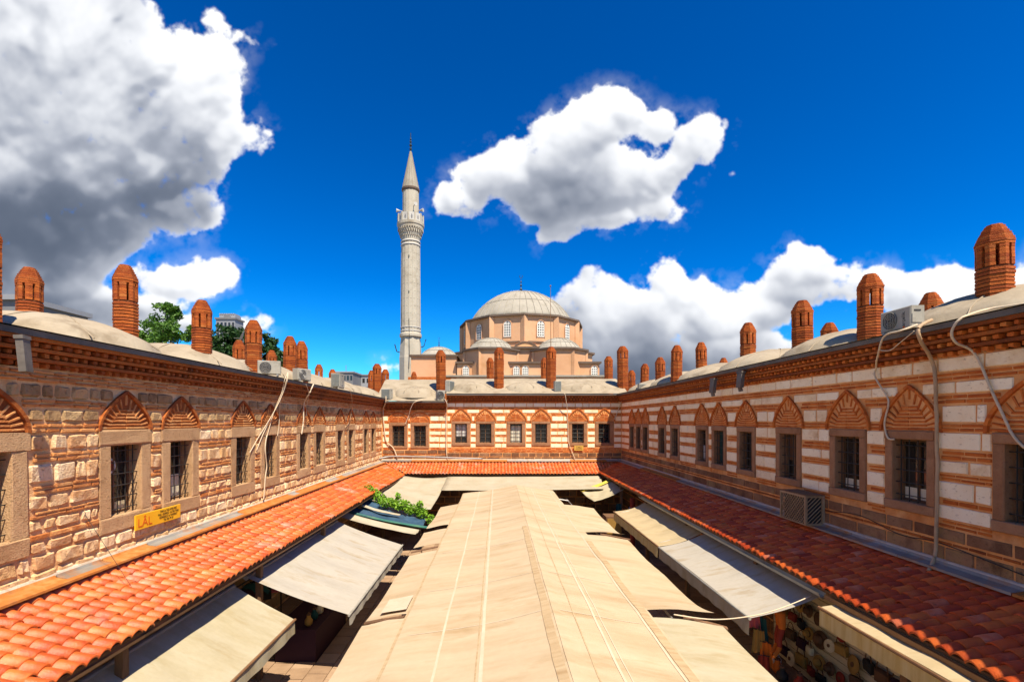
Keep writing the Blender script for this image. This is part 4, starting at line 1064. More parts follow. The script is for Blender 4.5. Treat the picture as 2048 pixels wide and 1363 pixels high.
# ------------------------------------------------------------------ conduits and cables
def at(px, py, Y): return ((px - 995) * Y / 970, Y, (840 - py) * Y / 970)
def onL(px, py, d=.07): Y = 970 * (LW - d) / (995 - px); return at(px, py, Y)
def onR(px, py, d=.07): Y = 970 * (RW - d) / (px - 995); return at(px, py, Y)
def onB(px, py, d=.08): return at(px, py, BW - d)
def cable(name, label, pts, r, m_, cat='cable', group='conduits and cables on the walls'):
    pts = smooth_path(pts, 7)
    if r > .02:
        pts = [p + Vector((mnoise.noise(p * 3), mnoise.noise(p * 3 + Vector((5, 0, 0))), mnoise.noise(p * 3 + Vector((0, 9, 0))))) * .012 for p in pts]
    o = MB().tube(pts, r * .66, 7).build(name, m_, None, True); tag(o, label, cat, group); return o
cable('conduit', 'pale hose looping from the lettered air conditioner down to a window frame', [onR(1835, 648, .2), onR(1800, 662, .45), onR(1768, 672, .48), onR(1758, 700, .40), onR(1752, 735, .09), onR(1750, 752, .07), onR(1772, 790, .06), onR(1776, 812, .06), onR(1769, 850, .06), onR(1776, 875, .07), onR(1790, 878, .05)], .026, 'conduit', 'conduit')
cable('conduit', 'thick brown hose running straight down the shaded wall to the red tiles', [onR(1862, 640, .2), onR(1838, 655, .5), onR(1842, 680, .46), onR(1864, 720, .10), onR(1871, 760, .08), onR(1873, 860, .07), onR(1874, 960, .07), onR(1873, 1080, .08), onR(1870, 1115, .12), onR(1858, 1140, .3)], .045, 'conduit_brown', 'conduit')
cable('conduit', 'pale hose curving over the roof edge and slanting down at the picture edge', [onR(2070, 605, -.3), onR(1980, 618, -.1), onR(1925, 634, .38), onR(1903, 662, .46), onR(1912, 685, .35), onR(1948, 706, .08), onR(1985, 785, .06), onR(2020, 860, .06), onR(2050, 895, .06)], .030, 'conduit', 'conduit')
cable('cable', 'thin pale cable looping under the lettered air conditioner', [onR(1828, 662, .46), onR(1800, 685, .40), onR(1780, 700, .38), onR(1760, 700, .40)], .012, 'conduit')
for k, (a, b_, c_, lab) in enumerate(((560, 512, 500, 'outermost'), (566, 536, 508, 'second'), (572, 548, 520, 'third'), (577, 560, 545, 'innermost'))):
    x0_, x1_ = 574 - 1.5 * k, (502, 514, 530, 552)[k]; y0_, y1_ = 757, (905, 900, 880, 872)[k]
    cable('conduit', lab + ' pale hose of the fan of four spreading down the sunlit wall', [onL(576, 744, .20)] + [onL(x0_ + (x1_ - x0_) * f_ ** 1.15 + 3 * math.sin(5 * f_ + k), y0_ + (y1_ - y0_) * f_, .37 - .31 * min(f_ * 1.6, 1)) for f_ in (0, .15, .3, .45, .6, .8, 1)], .018, 'conduit', 'conduit')
cable('conduit', 'pale hose hanging beside a window frame of the sunlit wall down to the tiles', [onL(533, 870, .07), onL(530, 900, .09), onL(533, 930, .08), onL(530, 960, .08), onL(527, 1000, .09)], .028, 'conduit', 'conduit')
cable('conduit', 'white hose dropping over the eave to the fifth window of the sunlit wall', [onL(627, 768, .45), onL(618, 788, .35), onL(608, 805, .08), onL(607, 840, .07), onL(603, 868, .06)], .035, 'conduit', 'conduit')
cable('cable', 'thin pale cable hanging beside the white hose on the sunlit wall', [onL(612, 768, .45), onL(617, 785, .40), onL(614, 812, .10), onL(613, 832, .07)], .012, 'conduit')
cable('cable', 'black and white cable drooping over the eave near the finned air conditioner', [onL(690, 775, .2), onL(700, 780, .47), onL(704, 800, .42), onL(703, 815, .10), onL(700, 840, .07), onL(690, 855, .06)], .018, 'conduit_brown')
cable('conduit', 'white pipe snaking down the shaded inner corner of the far wing', [onB(772, 792, .5), onB(771, 805, .48), onB(766, 820, .1), onB(768, 850, .1), onB(772, 880, .1), onB(786, 895, .1), onB(795, 915, .12)], .05, 'conduit', 'conduit')
cable('conduit', 'pale hose arching over the low eave above the two round-arched windows', [onB(845, 800, .45), onB(830, 803, .47), onB(822, 815, .3), onB(817, 832, .1), onB(810, 848, .08)], .035, 'conduit', 'conduit')
cable('conduit', 'straight white pipe beside the step of the far facade', [onB(889, 797, .45), onB(894, 808, .40), onB(892, 830, .08), onB(892, 870, .08), onB(893, 905, .08), onB(896, 920, .1)], .035, 'conduit', 'conduit')
cable('conduit', 'long white pipe slanting down the far facade between two pairs of windows', [onB(1129, 786, .45), onB(1132, 798, .40), onB(1135, 830, .09), onB(1137, 880, .08), onB(1143, 900, .08), onB(1152, 922, .12)], .030, 'conduit', 'conduit')
cable('conduit', 'white pipe slanting from the far corner eave to the last arch', [onB(1249, 786, .45), onB(1246, 795, .42), onB(1238, 815, .1), onB(1229, 838, .1)], .035, 'conduit', 'conduit')
cable('duct_pipe', 'long silver pipe lying on the ledge of the far tiled roof', [at(700, 948, 24), at(745, 925, 28), at(764, 915, 29.0), at(800, 912, 29.2), at(900, 915, 29.2), at(965, 917, 29.2)], .075, 'metal_grey', 'pipe', None)
cable('rope', 'taut white rope from the tent edge to the end of the white awning', [(2.8, 7.7, -3.08), (3.5, 7.85, -3.22), (4.4, 8.35, -3.36), (5.1, 8.7, -3.36), (5.75, 8.9, -3.22)], .016, 'conduit', 'rope', None)
cable('cable', 'thin dark wire stretched from the sunlit wall to the orange tiles', [onL(170, 1028, .03), at(263, 1173, 8.1)], .006, 'black_cable')
cable('cable', 'dark cable sagging along the foot of the shaded wall beside the lattice box', [onR(1660, 1022, .03), onR(1720, 1030, .02), onR(1800, 1068, .03), onR(1880, 1085, .03), onR(2048, 1150, .04)], .012, 'black_cable')
for px_, py_, lab, sd in ((1427, 760, 'short lead spout hanging off the shaded eave', 1), (1482, 746, 'lead spout nearer along the shaded eave', 1)):
    Y = 970 * (RW - .46) / (px_ - 995); p = at(px_, py_, Y)
    o = MB(); o.box(-.06, .06, -.09, .09, -.42, .02); o.box(-.075, .075, -.105, .105, .0, .06); o.tube([(0, 0, -.4), (.05, 0, -.52)], .06, 8)
    o = o.build('rain_spout', 'lead'); o.location = p; o.rotation_euler = (0, R(6), R(15)); tag(o, lab, 'spout', 'rain spouts on the eaves')
p = onL(40, 690, .46)
o = MB().box(-.015, .07, -.09, .09, -.45, .04).box(-.025, .08, -.105, .105, .0, .05).build('rain_spout', 'lead'); o.location = (p[0], p[1], p[2] + .08); o.rotation_euler = (0, R(-5), R(20)); tag(o, 'grey sheet metal spout at the sunlit eave near the picture edge', 'spout', 'rain spouts on the eaves')
# ------------------------------------------------------------------ signs
def text(parent, body, size, loc, rot, m_, align='LEFT', sx=1.0):
    return letters(parent, body, size, loc, rot, m_, align, sx)
sg = empty('shop_sign', (-LW + .09, 9.97, -2.12), R(90)); tag(sg, 'yellow board with big red letters below the sunlit window', 'sign')
MB().add(*block(-.66, .66, -.012, .012, 0, .29, 0, .003)).build('board', 'sign_yellow', sg)
for x in (-.5, .5): MB().tube([(x, .01, .2), (x, .085, .2)], .012, 6).build('bolt', 'iron', sg)
text(sg, 'LÂL', .235, (-.61, -.016, .05), (R(90), 0, 0), 'sign_red', sx=1.02)
for k, t in enumerate(('TAKI ve TAŞ ATELYESİ', 'TAŞ - GÜMÜŞ - ALTIN TAKI', 'GÜMÜŞÇÜ ve TAMİRAT', 'Tel: 425 79 57')):
    text(sg, t, .058, (.27, -.016, .222 - .062 * k), (R(90), 0, 0), 'sign_ink', 'CENTER', .88)
s2 = empty('shop_sign', (4.93, BW - .09, -1.83)); tag(s2, 'small yellow board below a window of the far facade', 'sign')
MB().add(*block(-.28, .28, -.012, .012, 0, .30, 0, .003)).build('board', 'sign_dull', s2)
for x in (-.2, .2): MB().tube([(x, .01, .2), (x, .085, .2)], .012, 6).build('bolt', 'iron', s2)
text(s2, 'TAKI', .15, (0, -.016, .15), (R(90), 0, 0), 'sign_ink', 'CENTER'); MB().box(-.2, .2, -.0155, -.013, .09, .115).build('line', 'sign_ink', s2)
rd = empty('round_sticker', (-LW - .24, 9.10, -.86), R(90)); tag(rd, 'round red and white sign behind the bars of the sunlit window', 'sign')
o = MB().lathe([(.15, 0), (.15, .008)], 24).build('disc', 'goods_white', rd); o.rotation_euler = (R(90), 0, 0)
o = MB().lathe([(.11, .0085), (.11, .011)], 24).build('disc_face', 'goods_red', rd); o.rotation_euler = (R(90), 0, 0)

# ------------------------------------------------------------------ mosque behind
MZ = 66.0
mq = empty('mosque', (3.2, MZ, -G)); tag(mq, 'peach walled mosque with a great grey dome above the far wing', 'mosque')
def mp(x, y, z): return (x - 3.2, y - MZ, z + G)
def octo(cx_, cy_, r, n, rot=0): return [(cx_ + r * math.cos(2 * math.pi * k / n + rot) - 3.2, cy_ + r * math.sin(2 * math.pi * k / n + rot) - MZ) for k in range(n)]
def tier(name, cx_, cy_, r, n, z0, z1, m_, rot=0, eave=.35, par=mq):
    o = MB().prism(octo(cx_, cy_, r, n, rot), z0 + G, z1 + G).build(name, m_, par)
    if eave: MB().prism(octo(cx_, cy_, r + eave, n, rot), z1 + .002 + G, z1 + .22 + G).build('eave', 'eave_dark', o)
    return o
def lead_dome(cx_, cy_, z, r, h, ribs, name='dome', fin=None, par=mq):
    m_ = 12; R0 = (r * r + h * h) / (2 * h); a1 = math.asin(min(r / R0, 1)) if h <= r else math.pi - math.asin(r / R0)
    prof = [(max(R0 * math.sin(a1 * (1 - k / m_)), .02), z + h - R0 + R0 * math.cos(a1 * (1 - k / m_))) for k in range(m_ + 1)]
    d = MB().lathe([(a, b_ + G) for a, b_ in prof], 48, Matrix.Translation((cx_ - 3.2, cy_ - MZ, 0))).build(name, 'mosque_lead', par, True)
    s_ = MB()
    for k in range(ribs):
        a = 2 * math.pi * (k + .5) / ribs
        s_.tube([mp(cx_ + (rr + .01) * math.cos(a), cy_ + (rr + .01) * math.sin(a), zz + .02) for rr, zz in prof], .035 * (r / 6) ** .5, 4)
    for q in (4, 8): 
        rr, zz = prof[q]; s_.tube([mp(cx_ + (rr + .02) * math.cos(2 * math.pi * k / 40), cy_ + (rr + .02) * math.sin(2 * math.pi * k / 40), zz + .02) for k in range(41)], .025, 4)
    s_.build('rib', 'mosque_lead', d)
    if fin:
        f_ = MB(); zt = z + h
        f_.lathe([(.22, -.2), (.12, .1), (.05, .2), (.20, .45), (.05, .7), (.05, .8), (.16, 1.0), (.04, 1.2), (.04, 1.3), (.12, 1.45), (.03, 1.6), (.03, 2.0)], 10, Matrix.Translation(mp(cx_, cy_, zt)) @ Matrix.Scale(fin, 4))
        c_ = mp(cx_, cy_, zt + 2.2 * fin)
        f_.tube([(c_[0] + .2 * fin * math.sin(a), c_[1], c_[2] - .2 * fin * math.cos(a)) for a in [k * .28 - 2.6 for k in range(19)]], .035 * fin, 5)
        f_.build('finial', 'bronze', d)
    return d
def pierced(par, x, y, z, w_, h_, nrm, n=(3, 6)):
    """arched window with a white pierced screen, facing nrm (angle)"""
    r = empty('window', mp(x, y, z), nrm, par)
    n_ = 8
    outl = [(-w_ / 2, 0), (w_ / 2, 0)] + [(w_ / 2 * math.cos(math.pi * k / n_), h_ - w_ / 2 + w_ / 2 * math.sin(math.pi * k / n_)) for k in range(n_ + 1)]
    MB().prism(outl, -.05, .05, 'y').build('screen', 'white_grille', r)
    mb = MB()
    for i in range(n[0]):
        for j in range(n[1]):
            cx_ = (i + .5) / n[0] * w_ * .88 - w_ * .44; cz_ = .08 + (j + .5) / n[1] * (h_ - .12); rr = w_ / n[0] * .30
            if j == n[1] - 1 and i != n[0] // 2: continue
            mb.prism([(cx_ + rr * math.cos(k * math.pi / 3), cz_ + rr * math.sin(k * math.pi / 3)) for k in range(6)], -.062, -.052, 'y')
    mb.build('screen_holes', 'grille_hole', r)
    fr_ = MB(); pts = [(-w_ / 2 - .04, -.07, 0)] + [(-(w_ / 2 + .04) * math.cos(math.pi * k / n_), -.07, h_ - w_ / 2 + (w_ / 2 + .04) * math.sin(math.pi * k / n_)) for k in range(n_ + 1)] + [(w_ / 2 + .04, -.07, 0)]
    fr_.tube(pts, .05, 4); fr_.build('frame', 'peach', r)
CXM = 3.2
# main drum (12 sides) and dome
drum = tier('drum', CXM, MZ, 8.0, 12, 8.5, 12.55, 'peach', rot=0)
lead_dome(CXM, MZ, 12.75, 7.0, 4.6, 44, fin=1.0)
for k in range(12):
    a = 2 * math.pi * k / 12; c_ = (CXM + 7.95 * math.cos(a), MZ + 7.95 * math.sin(a))
    if c_[1] < MZ + 3:
        MB().prism(octo(c_[0], c_[1], .42, 4, a), 9.0 + G, 12.5 + G).build('pilaster', 'peach', drum)
for k in range(12):
    a = R(15) + 2 * math.pi * k / 12; rr = 8.0 * math.cos(R(15)) + .02
    x, y = CXM + rr * math.cos(a), MZ + rr * math.sin(a)
    if y < MZ + 1: pierced(drum, x, y, 10.05, .95, 1.95, a + R(90))
for k in range(12):
    a = R(15) + 2 * math.pi * k / 12; rr = 8.0 * math.cos(R(15)) + .06
    x, y = CXM + rr * math.cos(a), MZ + rr * math.sin(a)
    if y < MZ: MB().box(-1.55, 1.55, -.06, .06, 0, .16, Matrix.Translation(mp(x, y, 9.35)) @ Matrix.Rotation(a + R(90), 4, 'Z')).build('ledge', 'eave_dark', drum)
# lower tiers
tier('hall', CXM, MZ - .5, 9.6, 8, 2.5, 8.35, 'peach', rot=R(22.5), eave=.35)
for cx_, lab in ((-.75, 'exedra'), (7.2, 'exedra')):
    e_ = tier('exedra', cx_, 57.4, 3.35, 8, 4.5, 7.95, 'peach', rot=R(22.5), eave=.28)
    lead_dome(cx_, 57.4, 8.15, 2.75, 1.55, 26, par=mq)
    for k in (4, 5, 6, 7):
        a = R(22.5) + 2 * math.pi * k / 8
        MB().prism(octo(cx_ + 3.3 * math.cos(a), 57.4 + 3.3 * math.sin(a), .22, 4, a), 5.0 + G, 7.9 + G).build('pilaster', 'peach', e_)
# niche arch between the two exedrae
o = MB().prism([(-1.6, 0), (1.6, 0)] + [(1.6 * math.cos(math.pi * k / 14), 1.5 * math.sin(math.pi * k / 14)) for k in range(15)], 0, 2.5, 'y'); o = o.build('niche', 'peach_orange', mq); o.location = mp(3.3, 56.9, 7.6)
mb = MB(); mb.tube([(1.7 * math.cos(math.pi * k / 14), -.03, 1.6 * math.sin(math.pi * k / 14)) for k in range(15)], .09, 5); o2 = mb.build('arch_rim', 'eave_dark', mq); o2.location = mp(3.3, 56.9, 7.6)
# front wall block with eaves
low = MB().box(*[q for p_ in zip(mp(-4.6, 55.2, .5), mp(11.6, 62, 6.45)) for q in p_]).build('front_block', 'peach', mq)
MB().box(*[q for p_ in zip(mp(-4.8, 54.95, 6.452), mp(11.8, 62.1, 6.66)) for q in p_]).build('eave', 'eave_dark', low)
MB().box(*[q for p_ in zip(mp(-6.4, 54.4, -6), mp(12.6, 62.2, 4.85)) for q in p_]).build('wall', 'peach', mq)
MB().box(*[q for p_ in zip(mp(-6.6, 54.1, 4.852), mp(12.8, 62.4, 5.05)) for q in p_]).build('eave', 'mosque_lead', mq)
for x in (2.15, 3.15, -3.6, 6.6, 11.0, 7.9): pierced(low, x, 55.16, 5.06, .74, 1.15, 0, (3, 4))
mb = MB()
for sc_ in (1.0, .8): mb.tube([(1.9 * sc_ * math.cos(math.pi * k / 14), 0, 1.9 * sc_ * math.sin(math.pi * k / 14)) for k in range(15)], .10, 5)
o = mb.build('arch_rim', 'peach_orange', low); o.location = (mp(7.3, 55.1, 4.9))
# side block with a small dome
sb = MB().box(*[q for p_ in zip(mp(-9.9, 55.5, -6), mp(-4.7, 61, 7.3)) for q in p_]).build('porch', 'peach', mq)
MB().box(*[q for p_ in zip(mp(-10.1, 55.3, 7.302), mp(-4.5, 61.2, 7.5)) for q in p_]).build('eave', 'eave_dark', sb)
lead_dome(-7.0, 58, 7.5, 2.3, 1.25, 20, fin=.5)
MB().box(*[q for p_ in zip(mp(-10.0, 54.2, 3.2), mp(-4.7, 55.4, 4.85)) for q in p_]).build('brick_band', 'brick', mq)

# ------------------------------------------------------------------ minaret
mn = empty('minaret', (-11.1, 62, -G)); tag(mn, 'tall pale stone minaret with a pointed grey cap and one balcony', 'minaret')
k62 = 62 / 970
def mz(py): return (840 - py) * k62 + G
def ring(pts, n=16, rot=0.0): return MB().lathe(pts, n, rot=rot)
def bw(x, y, z): return x
ring([(1.45, 0), (1.45, mz(716)), (1.42, mz(712)), (1.34, mz(690)), (1.25, mz(676))], 8, R(22.5)).build('base', 'minaret_stone', mn)
ring([(1.25, mz(676)), (1.40, mz(674)), (1.40, mz(669)), (1.27, mz(667))], 24).build('collar', 'minaret_stone', mn)
sh_ = MB(); z0, z1 = mz(667), mz(488); nn = 16
sh_.lathe([(1.27 - .09 * k / 12, z0 + (z1 - z0) * k / 12) for k in range(13)], nn); sh_.build('shaft', 'minaret_stone', mn)
fl_ = MB()
for k in range(nn):
    a = 2 * math.pi * k / nn
    fl_.tube([(1.272 * math.cos(a), 1.272 * math.sin(a), z0), (1.18 * math.cos(a), 1.18 * math.sin(a), z1)], .022, 4)
for k in range(12):
    zz = z0 + (z1 - z0) * (k + .5) / 12; rr = (1.27 - .09 * (k + .5) / 12) * math.cos(math.pi / nn) + .012
    fl_.tube([(rr * math.cos(2 * math.pi * q / 32), rr * math.sin(2 * math.pi * q / 32), zz) for q in range(33)], .007, 3)
fl_.build('shaft_edges', 'minaret_stone', mn)
for py in (657, 664): ring([(1.295, mz(py)), (1.31, mz(py) + .05), (1.295, mz(py) + .12)], 24).build('band', 'marble', mn)
for py in (487, 494): ring([(1.20, mz(py)), (1.26, mz(py) + .08), (1.20, mz(py) + .2)], 24).build('band', 'marble', mn)
steps = [(1.18, 484), (1.22, 476), (1.32, 472), (1.34, 468), (1.46, 466), (1.48, 462), (1.60, 460), (1.62, 456), (1.70, 454), (1.72, 449)]
ring([(r_, mz(p_)) for r_, p_ in steps], 32).build('balcony_corbel', 'minaret_stone', mn)
cb_ = MB()
for lv, (r_, py) in enumerate(((1.30, 474), (1.43, 467.5), (1.57, 461.5))):
    for k in range(32):
        a = 2 * math.pi * (k + .5 * (lv % 2)) / 32
        cb_.box(-.05, .05, -.05, .05, -.14, .14, Matrix.Translation((r_ * math.cos(a), r_ * math.sin(a), mz(py))) @ Matrix.Rotation(a, 4, 'Z'))
cb_.build('corbel_teeth', 'minaret_stone', mn, kind='stuff')
pr_ = ring([(1.64, mz(449)), (1.64, mz(433)), (1.52, mz(433)), (1.52, mz(447))], 12).build('parapet', 'marble', mn)
for k in range(12):
    a = 2 * math.pi * k / 12
    MB().box(-.07, .07, -.09, .09, mz(449), mz(432), Matrix.Translation((1.62 * math.cos(a), 1.62 * math.sin(a), 0)) @ Matrix.Rotation(a, 4, 'Z')).build('parapet_post', 'minaret_stone', pr_)
    a += math.pi / 12; rr = 1.64 * math.cos(math.pi / 12) + .004
    MB().prism([(-.06, 0), (.06, 0), (.10, .28), (.05, .5), (0, .62), (-.05, .5), (-.10, .28)], -.004, .004, 'x', Matrix.Translation((rr * math.cos(a), rr * math.sin(a), mz(446))) @ Matrix.Rotation(a, 4, 'Z')).build('parapet_opening', 'dark_wall', pr_)
ring([(1.05, mz(447)), (1.04, mz(384))], 16).build('upper_shaft', 'minaret_stone', mn)
ring([(1.06, mz(385)), (1.14, mz(382)), (1.14, mz(379)), (1.05, mz(378))], 24).build('cornice', 'eave_dark', mn)
cap_ = ring([(1.08, mz(379)), (.98, mz(372)), (.50, mz(335)), (.12, mz(304)), (.05, mz(302))], 16).build('cap', 'mosque_lead', mn)
rb_ = MB()
for k in range(16):
    a = 2 * math.pi * k / 16; rb_.tube([(1.08 * math.cos(a), 1.08 * math.sin(a), mz(379)), (.99 * math.cos(a), .99 * math.sin(a), mz(372)), (.51 * math.cos(a), .51 * math.sin(a), mz(335)), (.12 * math.cos(a), .12 * math.sin(a), mz(304))], .02, 4)
rb_.build('rib', 'seam', cap_)
ring([(.06, mz(303)), (.16, mz(299)), (.16, mz(297)), (.06, mz(294)), (.20, mz(291)), (.06, mz(287)), (.15, mz(284)), (.05, mz(281)), (.12, mz(279)), (.06, mz(276)), (.05, mz(266))], 10).build('finial', 'bronze', mn)
for a_, zz in ((R(195), 424), (R(-20), 424), (R(-60), 418)):
    c_ = Vector((1.25 * math.cos(a_), 1.25 * math.sin(a_), mz(zz)))
    d_ = Vector((math.cos(a_), math.sin(a_), 0))
    hn = MB(); hn.tube([c_ - d_ * .3, c_ + d_ * .1], .05, 8); hn.tube([c_ + d_ * .1, c_ + d_ * .55], .08, 10, .24); hn.build('loudspeaker', 'marble', mn)
for (dx, py) in ((-1.7, 700), (1.75, 690)):
    MB().tube([(dx * .8, -.3, mz(py) - .3), (dx, -.4, mz(py) - .2), (dx * 1.15, -.4, mz(py) + .7)], .07, 5).build('floodlight_arm', 'iron', mn)
sl_ = MB()
for py in (520, 590): sl_.box(-.05, .05, -1.28, -1.15, mz(py), mz(py - 4))
sl_.build('slit', 'grille_hole', mn)
MB().tube([(.02, -1.33, mz(640)), (.06, -1.32, mz(668)), (.10, -1.5, mz(676)), (.14, -1.52, mz(700)), (.05, -1.52, mz(740))], .03, 4).build('lightning_cable', 'black_cable', mn)
# flagpole on the far chimney
fp = MB(); p0 = at(1102, 700, 30.6); p1 = at(1101, 573, 30.6); fp.tube([(p0[0], p0[1], p0[2] - 1.2), p1], .028, 6, .014); fp.lathe([(.02, 0), (.06, .04), (.02, .10)], 8, Matrix.Translation(p1))
tag(fp.build('flagpole', 'rail_brown'), 'bare thin flagpole rising beside a chimney in front of the mosque', 'flagpole')
# satellite dish
sd_ = empty('satellite_dish', at(486, 706, 20.5)); tag(sd_, 'small white satellite dish on a mast beside two chimneys', 'satellite dish')
MB().tube([(0, 0, -.3), (0, 0, .62)], .02, 6).build('mast', 'metal_grey', sd_)
o = MB().lathe([(.02, 0), (.15, .02), (.30, .09)], 20, closed=False).build('reflector', 'ac_white', sd_, True); o.location = (0, -.05, .62); o.rotation_euler = (R(65), 0, R(-60))
MB().tube([(0, -.05, .62), (-.25, -.25, .60)], .008, 5).build('feed_arm', 'metal_grey', sd_)
# ------------------------------------------------------------------ trees behind the sunlit wing
def tree(label, base, h, blobs, leafm, n, size):
    r = empty('tree', base); tag(r, label, 'tree', 'trees behind the sunlit wing')
    MB().tube(smooth_path([(0, 0, 0), (.1, .05, h * .3), (-.1, .1, h * .6), (0, 0, h * .82)]), .32, 9, .12).build('trunk', 'bark', r)
    lm = MB()
    for c, rad in blobs:
        c = Vector(c); lm.tube(smooth_path([(0, 0, h * .5), c * .5 + Vector((0, 0, h * .3)), c]), .10, 6, .025)
    lm.build('limb', 'bark', r)
    cr = MB()
    for c, rad in blobs:
        for q in range(14):
            a, e = U(0, 6.28), U(-1, 1); s_ = math.sqrt(1 - e * e)
            cc_ = Vector(c) + Vector((rad * .72 * s_ * math.cos(a), rad * .72 * s_ * math.sin(a), rad * .62 * e))
            leaves(cr, cc_, (rad * .38, rad * .38, rad * .30), n, size)
    cr.build('crown', leafm, r, kind='stuff')
b1 = at(332, 640, 34)
tree('bright green tree top showing between chimneys of the sunlit wing', (b1[0], 34, -G), 12.0, [((0, 0, 13.4), 1.0), ((-1.0, .3, 12.4), 1.0), ((1.0, 0, 12.3), 1.0), ((.2, -.6, 12.2), 1.1), ((-1.7, 0, 11.6), .8), ((.5, 0, 13.7), .5), ((0, 0, 11), 1.6)], 'leaf_tree', 60, .12)
b1 = at(487, 670, 40)
tree('wide dark green tree spreading behind the small twin chimneys', (b1[0], 40, -G), 11.0, [((-1.6, 0, 12.8), 1.3), ((0, 0, 12.6), 1.4), ((1.5, 0, 12.4), 1.2), ((-2.4, 0, 11.6), 1.2), ((2.4, 0, 11.4), .9), ((.5, -.8, 11.4), 1.7), ((-1.2, -.6, 11.2), 1.6), ((2.9, 0, 10.6), .7), ((0, 0, 10), 2.2)], 'leaf_dark', 75, .16)
# ------------------------------------------------------------------ far buildings
def far_building(label, px0, px1, pyt, Y, m_, floors, cols_, depth=12, extra=0):
    a, b_ = at(px0, pyt, Y), at(px1, pyt, Y)
    r = empty('far_building', ((a[0] + b_[0]) / 2, Y, -G)); tag(r, label, 'building', 'town buildings behind the inn')
    w_ = b_[0] - a[0]; h = a[2] + G
    MB().box(-w_ / 2, w_ / 2, 0, depth, 0, h).build('wall', m_, r)
    MB().box(-w_ / 2 - .3, w_ / 2 + .3, -.3, depth + .3, h + .01, h + .5).build('roof', 'pale_wall' if m_ != 'pale_wall' else 'dark_wall', r)
    fh = 3.2
    for j in range(floors):
        for i in range(cols_):
            x = -w_ / 2 + w_ * (i + .5) / cols_; z = h - 1.2 - fh * j - 1.4
            MB().box(x - w_ / cols_ * .28, x + w_ / cols_ * .28, -.05, .1, z, z + 1.6).build('window', 'glass_dark', r)
    return r, h, w_
r_, h_, w_ = far_building('distant grey hotel with a stepped crown above the dark tree', 432, 470, 638, 150, 'pale_wall', 2, 5, 5)
MB().box(-w_ * .42, w_ * .42, 1, 4.5, h_ + .5, h_ + 1.6).build('crown_wall', 'pale_wall', r_)
for i in range(7): MB().box(-w_ * .42 + w_ * .84 * i / 7, -w_ * .42 + w_ * .84 * (i + .6) / 7, 0.9, 4.4, h_ + 1.61, h_ + 2.0).build('merlon', 'pale_wall', r_)
o = MB().prism([(1.1 * math.cos(k * math.pi / 4), .6 * math.sin(k * math.pi / 4)) for k in range(8)], -.08, .08, 'y').build('emblem', 'dark_wall', r_); o.location = (0, .95, h_ + 1.0)
far_building('dark distant apartment block just above the sunlit roof', 672, 706, 745, 170, 'dark_wall', 3, 5)
far_building('lower grey distant block beside the dark apartment block', 706, 740, 751, 180, 'pale_wall', 2, 4)
far_building('grey concrete block behind the nearest tall chimneys of the sunlit wing', -80, 33, 600, 46, 'dark_wall', 1, 4, 8)
far_building('pale distant block between the two rows of chimneys of the sunlit wing', 556, 566, 716, 120, 'pale_wall', 1, 1, 6)
mb = MB().tube([at(692, 746, 171), at(692, 730, 171)], .12, 5); tag(mb.build('antenna_mast', 'dark_wall'), 'thin antenna mast on the dark distant apartment block', 'antenna')

# ------------------------------------------------------------------ shops under the roofs
sw = empty('slatwall_display', (6.55, 9.6, -G)); tag(sw, 'cream slatted display wall hung with wares under the white awning', 'display wall')
for k in range(15):
    MB().box(.0, .02, -2.2, 1.9, .55 + k * .14, .55 + k * .14 + .125).build('slat', 'slatwall', sw)
MB().box(.021, .06, -2.25, 1.95, 0, 2.7).build('backing', 'shop_dark', sw)
cnt = empty('shop_counter', (5.75, 9.3, -G)); tag(cnt, 'pale shop counter with drawers in front of the slatted display wall', 'counter')
MB().box(-.30, .30, -1.5, 1.3, .05, .85).build('carcass', 'goods_cream', cnt); MB().box(-.34, .34, -1.55, 1.35, .852, .90).build('top', 'wood', cnt)
for k in range(4): MB().box(-.325, -.302, -1.45 + k * .68, -.83 + k * .68, .55, .80).build('drawer', 'slatwall', cnt)
GC = ['red', 'orange', 'blue', 'plum', 'teal', 'gold', 'brown', 'black', 'cream', 'white', 'pink']
